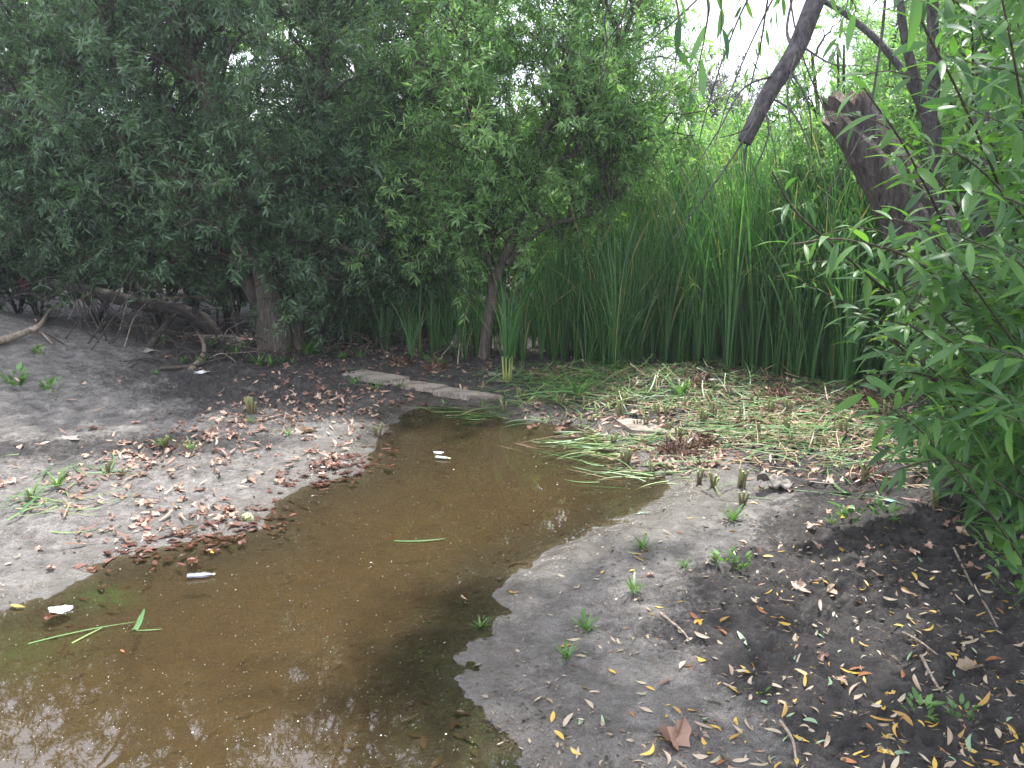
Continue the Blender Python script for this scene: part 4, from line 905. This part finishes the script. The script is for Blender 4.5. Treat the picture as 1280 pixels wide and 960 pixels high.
tag(bake(stuff, [M_cut_green, M_cut_straw], 'reed_cuttings'), 'tangled heap of cut reed blades before the reed bed', 'reed cuttings', kind='stuff')
for (px, py, a, L, W, lab) in [(172, 778, -.28, .16, .022, 'short broad pale green reed piece floating upright to the shore in the pool'), (187, 789, 1.5, .10, .008, 'thin green sliver floating beside the broad reed piece'),
                               (525, 676, 1.48, .26, .018, 'pale green reed piece floating alone in the middle of the pool'), (108, 793, 1.15, .40, .009, 'long thin grey green reed floating near the left shore'),
                               (112, 795, .5, .15, .010, 'short green blade crossing the long thin floating reed'), (372, 0, 0, 0, 0, '')][:-1]:
    x, y = gp(px, py, 0); tag(link('floating_reed', blade_mesh(640+px, L, W, M_cut_green), loc=(x, y, .004), rot=(0, 0, -a if a < 0 else -a)), lab, 'reed blade')

# stubs of cut reeds
def stub_mesh(seed, n, h):
    rng = np.random.default_rng(seed); parts = []
    for q in range(n):
        a = rng.uniform(0, 6.28); r = rng.uniform(0, .03); l = rng.normal(size=2)*.02; hh = h*rng.uniform(.6, 1.1)
        parts += tparts([(r*math.cos(a), r*math.sin(a), -.02), (r*math.cos(a)+l[0], r*math.sin(a)+l[1], hh)], [.011, .008], 0, 7)
    return make_mesh('reed_stub', parts, [M_stub])
def stubmat():
    b = MatB('reed_stub'); g = b.new('TexCoord'); s = b.new('SeparateXYZ'); b.l.new(g.outputs['Object'], s.inputs[0]); n = b.noise(25, 4)
    f = b.math('ADD', b.math('MULTIPLY', s.outputs['Z'], 6.).outputs[0], b.math('MULTIPLY', n.outputs['Fac'], .5).outputs[0])
    c = b.ramp(f.outputs[0], [(.25, (.06, .045, .03)), (.6, (.13, .12, .05)), (1., (.22, .25, .09))]); b.bsdf(c.outputs[0], .6); return b.m
M_stub = stubmat(); STB = [stub_mesh(700+i, 2+i, .10+.02*(i % 3)) for i in range(5)]
fixed = [(780, 583), (815, 595), (872, 604), (891, 608), (927, 632), (927, 610), (1082, 604), (1172, 636), (1095, 520), (1108, 525), (775, 525), (835, 540), (878, 530), (923, 528), (950, 548), (985, 520), (1052, 548), (1025, 560), (905, 510), (700, 505), (730, 512),
         (632, 516), (40, 626), (133, 592), (205, 562), (314, 518), (470, 545), (655, 500), (860, 515), (940, 505)]
for k in range(34): fixed.append((rl.uniform(760, 1120), rl.uniform(492, 560)))
for k, (px, py) in enumerate(fixed):
    x, y = gp(px, py); s = float(rl.uniform(.7, 1.15)); o = link('reed_stub', STB[int(rl.integers(0, 5))], loc=(x, y, H1(x, y)-.005), rot=(0, 0, rl.uniform(0, 6.28)), scale=(s, s, s))
    where = ('on the left mud bank' if px < 480 else 'standing in the pool' if shore_sd(np.array([x]), np.array([y]))[0] < 0.03 else 'at the muddy edge under the leafy shoots' if px > 1060 and py > 590 else 'among the strewn cuttings')
    tag(o, f'stub of cut cattail stalks {where}', 'reed stub', 'stubs of cut cattails')

M_root = leaf_mat('root_fibre', [(0, (.04, .02, .013)), (.6, (.12, .055, .035)), (1, (.24, .13, .08))], (.1, .06, .04), trans=0)
def clump_mesh(seed):
    rng = np.random.default_rng(seed); n = 260; d = norm(np.stack([rng.normal(size=n), rng.normal(size=n), np.abs(rng.normal(size=n))*.8], -1)); P = d*np.array([.11, .09, .06])*rng.uniform(.5, 1., (n, 1))
    D = norm(d+rng.normal(size=(n, 3))*.8); L = rng.uniform(.03, .11, n)
    return make_mesh('root_clump', lparts(leaves(P, D, d, L, L*.09+.002, bend=.5, fold=.2), 0, False), [M_root])
CLM = [clump_mesh(820+i) for i in range(3)]
for k, (px, py, s, lab) in enumerate([(872, 482, 1.5, 'reddish brown root clump at the foot of the tall cattails'), (790, 486, 1., 'brown root clump in the heap of green cuttings'), (850, 566, 1.3, 'brown root clump behind the stub at the pool edge'), (880, 558, 1.1, 'brown root clump just right of the half buried board'),
       (975, 500, 1.5, 'dark root clump below the tallest cattails'), (925, 540, 1., 'small root clump among the stubs'), (700, 470, 1.1, 'root clump right of the fan shaped cattail'), (545, 462, 1.2, 'dead leafy clump behind the muddy plank'), (1075, 505, 1.2, 'root clump under the first glossy leaves'), (500, 455, 1.1, 'dead clump behind the highest plank'), (1090, 602, .9, 'dark root clump round the stubs under the shoots'), (670, 474, 1., 'root clump touching the fan shaped cattail')]):
    x, y = gp(px, py); tag(link('root_clump', CLM[k % 3], loc=(x, y, H1(x, y)-.01), rot=(0, 0, k*1.3), scale=(s,)*3), lab, 'root clump', 'dead root clumps of the cut reeds')

# small green weeds
def weed_mesh(seed, n, h, broad=False):
    rng = np.random.default_rng(seed); a = rng.uniform(0, 6.28, n); P = np.stack([np.cos(a)*.006, np.sin(a)*.006, 0*a], -1)*rng.uniform(0, 1.2, (n, 1)); D = norm(np.stack([np.cos(a)*.6, np.sin(a)*.6, rng.uniform(.4, 2.2, n)], -1)); N = norm(np.stack([-np.cos(a), -np.sin(a), .9+0*a], -1))
    L = h*rng.uniform(.5, 1.1, n); 
    if broad: P = P + np.stack([np.cos(a), np.sin(a), 2*rng.random(n)], -1)*h*.3; L = L*.5
    return make_mesh('weed', lparts(leaves(P, D, N, L, L*(.10 if not broad else .4), st=(.25, .55, .8), bend=.35, fold=.3), 0), [M_weed])
WM = [weed_mesh(740+i, 16+3*i, .07+.02*(i % 3)) for i in range(4)] + [weed_mesh(750+i, 22, .10, True) for i in range(3)]
wl_ = [(792, 742, 0, 1.6, 'tall green grass tuft on the grey mud bank'), (733, 788, 2, 1., 'low yellowish grass tuft on the silt'), (708, 825, 1, 1., 'small bright green tuft near the wet silt'), (915, 652, 1, 1.3, 'green grass tuft below the reed stubs'),
       (803, 685, 3, 1.3, 'thin green tuft close to the shore bend'), (855, 710, 3, .8, 'sparse tuft between the two shore tufts'), (905, 708, 4, 1.1, 'low leafy weed in the middle of the mud bank'), (925, 712, 5, .9, 'leafy seedling next to the low weed'),
       (600, 785, 1, .7, 'tiny green tuft at the water edge'), (950, 860, 5, .6, 'small seedling on the mud among yellow leaves'), (20, 482, 5, 2.2, 'leafy weed on the mound by the left edge'), (65, 490, 5, 1.7, 'second leafy weed on the pale mound'), (50, 446, 5, 1.3, 'small weed below the bleached branch'),
       (62, 398, 4, 2.6, 'bright leafy weed above the bleached branch'), (195, 468, 3, 1.2, 'tiny weed at the foot of the brush heap'), (500, 486, 0, 1.6, 'dark grass tuft against the first plank'), (445, 485, 4, 1.4, 'low weed patch left of the planks'), (470, 489, 4, 1.2, 'low weed patch below the first plank'),
       (314, 528, 0, 1.3, 'small grass tuft in the brown leaf band'), (240, 565, 0, 1.6, 'arched grass tuft in the brown leaf band'), (205, 562, 1, 1.2, 'short green tuft left of the leaf band'), (360, 545, 3, 1., 'weed under the pale leaf on the left bank'), (40, 622, 0, 1.9, 'green tuft sprouting from a cut clump on the left bank'), (72, 610, 1, 1.4, 'yellow green sprout on the clods of the left bank'),
       (1255, 700, 6, 2.6, 'leafy green weed at the right edge of the mud'), (1272, 735, 5, 2.2, 'leafy weed at the far right below the shoots'), (1105, 655, 4, 1.4, 'leafy weed on the dark mud under the stubs'), (1062, 660, 4, 1.5, 'wide sparse weed on the dark mud'), (1150, 900, 4, .9, 'small weed at the lower right among pale leaves'), (1200, 905, 5, .8, 'seedling at the lower right corner of the mud'),
       (1040, 655, 0, 1.0, 'thin grass left of the wide sparse weed'), (850, 500, 2, 2.4, 'fresh grass clump among the reed cuttings'), (720, 497, 2, 2.6, 'fresh grass clump behind the cut reeds')]
for px, py, k, s, lab in wl_:
    x, y = gp(px, py); tag(link('weed', WM[k], loc=(x, y, H1(x, y)-.004), rot=(0, 0, rl.uniform(0, 6.28)), scale=(s,)*3), lab, 'weed')
# undergrowth along the foot of the trees
lst = []
for k in range(34):
    px = rl.uniform(200, 560); py = rl.uniform(428, 458); x, y = gp(px, py); s = float(rl.uniform(1., 2.4)); lst.append((WM[int(rl.integers(0, 4))], (x, y, H1(x, y)-.01), (0, 0, rl.uniform(0, 6)), s))
tag(bake(lst, [M_weed], 'undergrowth'), 'low dark grass at the foot of the shaded trees', 'grass', kind='stuff')
# clods and peat crumbs
M_clod = plain('peat_clod', (.025, .02, .017), (.09, .075, .062), 60, .85, .8, .01)
def clod_mesh(seed):
    rng = np.random.default_rng(seed); bm_v = []; 
    th = np.linspace(0, 6.283, 9)[:-1]; V = [(0, 0, 1)]
    for ph in (.6, 1.1, 1.57): V += [(math.sin(ph)*math.cos(t)*rng.uniform(.7, 1.2), math.sin(ph)*math.sin(t)*rng.uniform(.7, 1.2), math.cos(ph)*rng.uniform(.6, 1.1)) for t in th]
    V = np.array(V)*np.array([1, 1, .6]); F3 = np.array([[0, 1+i, 1+(i+1) % 8] for i in range(8)]); F4 = np.array([[1+8*r+i, 9+8*r+i, 9+8*r+(i+1) % 8, 1+8*r+(i+1) % 8] for r in (0, 1) for i in range(8)])
    return make_mesh('clod', [(V*.02, F3, 0, False, None), (V*.02, F4, 0, False, None)], [M_clod])
CL = [clod_mesh(780+i) for i in range(5)]; lst = []; n = 0
while n < 5200:
    x = rl.uniform(-4.5, 3.8); y = rl.uniform(2.0, 7.6); sd = shore_sd(np.array([x]), np.array([y])); r = rough_mask(np.array([x]), np.array([y]), sd)[0]
    n += 1
    if sd[0] < .08 or rl.random() > r*.9: continue
    if fbm(np.array([x*3]), np.array([y*3]), 91)[0] < .5: continue
    lst.append((CL[int(rl.integers(0, 5))], (x, y, H1(x, y)-.003), (0, 0, rl.uniform(0, 6)), float(.08+rl.uniform(.12, .85)**2)))
tag(bake(lst, [M_clod], 'mud_clods'), 'crumbled dark clods of peaty mud on the banks', 'mud clods', kind='stuff')

M_chip = leaf_mat('plant_crumbs', [(0, (.03, .022, .016)), (.5, (.10, .07, .05)), (.8, (.25, .19, .13)), (1, (.5, .44, .34))], (.2, .16, .12), trans=.0)
n = 9000; px = rl.uniform(-40, 1300, n); py = 440+540*rl.random(n)**.9; d_ = rays(px, py); t_ = (.03-CAMZ)/d_[:, 2]; cx_, cy_ = d_[:, 0]*t_, d_[:, 1]*t_
keep = (shore_sd(cx_, cy_) > .04) & (fbm(cx_*2.3, cy_*2.3, 95) > .38+.25*rl.random(n)*0); cx_, cy_ = cx_[keep], cy_[keep]; n = len(cx_)
P_ = np.stack([cx_, cy_, H(cx_, cy_)+.003], -1); a_ = rl.uniform(0, 6.28, n); Lc = rl.uniform(.006, .03, n)*(.8+.25*cy_/3)
tag(link('plant_crumbs', make_mesh('plant_crumbs', lparts(leaves(P_, np.stack([np.cos(a_), np.sin(a_), rl.normal(size=n)*.2], -1), np.array([0, 0, 1.])+rl.normal(size=(n, 3))*.3, Lc, Lc*rl.uniform(.12, .5, n), bend=.1, fold=.2), 0, False), [M_chip])),
    'fine crumbs of leaves and twigs trodden into the mud', 'debris', kind='stuff')
# specks and fluff floating on the pool
M_speck = plain('willow_fluff', (.5, .48, .42), (.75, .73, .66), 50, .7)
lst = []; SPK = clod_mesh(790); SPK.materials[0] = M_speck; k = 0
while k < 1700:
    px, py = rl.uniform(0, 860), rl.uniform(500, 960); x, y = gp(px, py, 0); k += 1
    if shore_sd(np.array([x]), np.array([y]))[0] > -.03: continue
    lst.append((SPK, (x, y, .0005), (0, 0, rl.uniform(0, 6)), float(rl.uniform(.035, .10)*(.5+.16*y)*(1.+(rl.random() < .04)*1.2))))
tag(bake(lst, [M_speck], 'seed_fluff'), 'tiny pale specks of seed fluff floating on the pool', 'fluff', kind='stuff')
# sunk leaves and dark debris on the bed
M_sunk = leaf_mat('sunken_leaf', [(0, (.03, .022, .014)), (1, (.09, .055, .03))], (.06, .04, .02), trans=0.0)
SM_ = [leaf_shape(800+i, .06, .018, M_sunk, .1) for i in range(4)]; lst = []
for k in range(800):
    px, py = rl.uniform(60, 850), rl.uniform(520, 950); x, y = gp(px, py, 0); sd = shore_sd(np.array([x]), np.array([y]))[0]
    if sd > -.03 or (sd < -.45 and rl.random() < .7): continue
    lst.append((SM_[k % 4], (x, y, H1(x, y)+.002), (0, 0, rl.uniform(0, 6)), float(rl.uniform(.5, 1.3))))
tag(bake(lst, [M_sunk], 'sunken_debris'), 'dark sunken leaves and bits on the brown pool bed', 'debris', kind='stuff')

# ------------------------------------------------------------------ litter of people
def lathe(prof, sides, crumple=0, seed=0):
    P = np.array(prof, float); n = len(P); th = np.linspace(0, 2*math.pi, sides, endpoint=False)
    V = np.stack([np.stack([p[0]*np.cos(th), p[0]*np.sin(th), np.full(sides, p[1])], -1) for p in P]).reshape(-1, 3)
    if crumple: V += (np.stack([fbm(V[:, 1]*60+q*9, V[:, 2]*60+V[:, 0]*50, seed+q, 2) for q in range(3)], -1)-.5)*crumple
    F = np.array([[i*sides+j, i*sides+(j+1) % sides, (i+1)*sides+(j+1) % sides, (i+1)*sides+j] for i in range(n-1) for j in range(sides)])
    return V, F
# ball
bx, by = gp(309, 652, .0); R_ = .036
a_ = np.linspace(0, math.pi, 25); V, F = lathe([(max(R_*math.sin(t), 1e-4), -R_*math.cos(t)) for t in a_], 40)
M_ball = plain('felt', (.26, .32, .12), (.40, .46, .20), 90, .95, .9, .004)
ball = link('tennis_ball', make_mesh('ball', [(V, F, 0, True, None)], [M_ball]), loc=(bx, by, .012), rot=(.9, .5, .3))
t = np.linspace(0, 2*math.pi, 80); A_, B_ = .75, .25; q = np.stack([A_*np.cos(t)+B_*np.cos(3*t), A_*np.sin(t)-B_*np.sin(3*t), 2*math.sqrt(A_*B_)*np.sin(2*t)], -1); q = norm(q)*(R_+.0002)
link('seam', make_mesh('seam', tparts(q, [.0016, .0016], 0, 6, cap=False), [plain('seam_rubber', (.6, .6, .55), (.7, .7, .62), 40, .6)]), ball)
patch = np.array([p for p in V]); 
tag(ball, 'faded greenish tennis ball resting in the leaf litter at the pool edge', 'ball')
# crushed bottle
def bottle(px, py, rz, tint, label, seed, s=1.):
    x, y = gp(px, py, 0); b = MatB('clear_plastic'); n_ = b.noise(60, 3)
    p = b.bsdf(tint, .12, .7, b.bump(n_.outputs['Fac'], .6, .004)); p.inputs['Transmission Weight'].default_value = .45
    V, F = lathe([(.002, -.10), (.028, -.098), (.032, -.08), (.030, -.05), (.033, -.03), (.030, 0), (.033, .03), (.031, .05), (.022, .075), (.012, .09), (.012, .105)], 22, .022, seed)
    o = link('crushed_bottle', make_mesh('bottle', [(V, F, 0, True, None)], [b.m]), loc=(x, y, .012), rot=(math.pi/2, 0, rz), scale=(s, s*.55, s))
    V, F = lathe([(.001, .122), (.014, .121), (.014, .104), (.012, .103)], 18)
    link('cap', make_mesh('cap', [(V, F, 0, True, None)], [plain('cap_plastic', (.55, .6, .2), (.7, .72, .4), 20, .4)]), o)
    return tag(o, label, 'bottle')
bottle(553, 574, 1.2, (.5, .54, .48), 'crushed pale plastic bottle floating near the head of the pool', 3, .5)
bottle(250, 722, 1.75, (.35, .36, .42), 'crushed clear bottle half sunk near the left shore', 5, .55)
def scrap(name, px, py, size, mat, label, cat, seed, up=.5, z=None, loc=None, rot=(0, 0, 0)):
    n = 14; u, v = np.meshgrid(np.linspace(-.5, .5, n), np.linspace(-.5, .5, n)); rng = np.random.default_rng(seed)
    w = size*(1+.25*fbm(u*3+seed, v*3, seed, 2)); X = u*w*(1+.3*np.sin(5*v+seed)); Yy = v*w*.7; Z = up*size*(fbm(u*2.6+seed, v*2.6, seed+2, 3)); Z -= Z.min()
    F = np.array([[i*n+j, i*n+j+1, (i+1)*n+j+1, (i+1)*n+j] for i in range(n-1) for j in range(n-1)])
    if loc is None: x, y = gp(px, py); loc = (x, y, (H1(x, y) if z is None else z)+.002)
    o = link(name, make_mesh(name, [(np.stack([X, Yy, Z], -1).reshape(-1, 3), F, 0, True, None)], [mat]), loc=loc, rot=rot)
    md = o.modifiers.new('thick', 'SOLIDIFY'); md.thickness = .002; return tag(o, label, cat)
M_white = plain('white_film', (.5, .5, .52), (.75, .75, .78), 30, .4); M_greyp = plain('grey_paper', (.11, .10, .088), (.22, .20, .18), 25, .8)
M_red = plain('red_cloth', (.05, .012, .016), (.10, .018, .025), 12, .8); M_teal = plain('teal_plastic', (.10, .28, .26), (.2, .42, .38), 20, .4)
scrap('paper_scrap', 966, 612, .15, M_greyp, 'torn grey curl of bark like paper standing by the reed stubs', 'scrap', 3, 1.3)
scrap('plastic_strip', 252, 469, .10, M_white, 'small white plastic strip in front of the brush heap', 'scrap', 4, .4, rot=(0, 0, .5))
scrap('plastic_bag', 184, 441, .16, M_greyp, 'crumpled greyish bag lying in the brush heap', 'bag', 5, .6)
scrap('red_cloth', 0, 0, .14, M_red, 'dark red cloth caught in the brush above the mound', 'cloth', 6, .3, loc=at1(32, 342, 10.9), rot=(1.3, 0, .4))
scrap('red_cloth', 0, 0, .3, M_red, 'larger maroon cloth hanging in shade behind the brush', 'cloth', 7, .3, loc=at1(44, 360, 11.0), rot=(1.3, .2, .1))
scrap('bottle_shard', 470, 455+20, .05, M_teal, 'tiny teal plastic shard by the first plank', 'scrap', 8, .4)
scrap('plastic_scrap', 617, 470, .12, M_greyp, 'bluish grey plastic scrap at the foot of the forked willow', 'scrap', 9, .6)
scrap('flat_stone', 85, 549, .14, M_greyp, 'flat pale slab on the mound just above the clods', 'stone', 10, .12)
scrap('plastic_shard', 1112, 629, .04, M_teal, 'small turquoise shard on the dark mud near the stubs', 'scrap', 11, .3)
scrap('pale_husk', 548, 580, .05, M_white, 'tiny whitish husk floating beside the crushed pale bottle', 'scrap', 12, .3, z=0.)
scrap('husk', 75, 772, .07, M_white, 'white husk at the left shore beside a yellow leaf', 'scrap', 13, .3, z=0.)
# larger single leaves seen in the photo
for px, py, me_, s, rz, lab in [(842, 926, leaf_shape(901, .10, .06, M_litter, .6, True), 1.25, 1.1, 'large reddish brown curled leaf near the bottom edge of the mud'), (383, 540, leaf_shape(902, .14, .09, M_cream, .3, True), 1.3, .3, 'large pale dry leaf on the left bank'),
                                (22, 762, LM['yellow'][2], 1.1, 1.5, 'bright yellow leaf floating at the left shore'), (1212, 842, leaf_shape(903, .10, .07, M_cream, .3, True), .9, .3, 'pale brown lobed leaf on the dark mud'),
                                (265, 697, LM['yellow'][1], .8, .6, 'small yellow leaf beside the soaked red leaves'), (156, 847, LM['orange'][1], .6, .9, 'single small orange leaf floating on the brown pool'),
                                (205, 640, DM[1], 1.2, .2, 'dark curled leaf alone on the smooth left mud'), (150, 566, DM[2], 1.8, .9, 'curled brown leaf on the clods of the left bank')]:
    x, y = gp(px, py); tag(link('fallen_leaf', me_, loc=(x, y, max(H1(x, y), 0)+.004), rot=(0, 0, rz), scale=(s,)*3), lab, 'leaf')
# ------------------------------------------------------------------ thin scattering volume added to imitate a veil of lens glare
hb = [(-40, -8, -1.4), (40, -8, -1.4), (40, 60, -1.4), (-40, 60, -1.4), (-40, -8, 12), (40, -8, 12), (40, 60, 12), (-40, 60, 12)]
hm = bpy.data.materials.new('glare_haze'); hm.use_nodes = True; hn = hm.node_tree.nodes; hn.clear(); ho = hn.new('ShaderNodeOutputMaterial'); hv = hn.new('ShaderNodeVolumePrincipled')
hv.inputs['Density'].default_value = GLARE_HAZE; hv.inputs['Color'].default_value = (.86, .92, 1, 1); hv.inputs['Anisotropy'].default_value = .55; hm.node_tree.links.new(hv.outputs[0], ho.inputs['Volume'])
hz_ = link('glare_haze', make_mesh('glare_haze', [(np.array(hb, float), np.array([[0, 3, 2, 1], [4, 5, 6, 7], [0, 1, 5, 4], [1, 2, 6, 5], [2, 3, 7, 6], [3, 0, 4, 7]]), 0, False, None)], [hm])); hz_['kind'] = 'stuff'
print('verts', sum(len(m.vertices) for m in bpy.data.meshes), 'objects', len(bpy.data.objects))
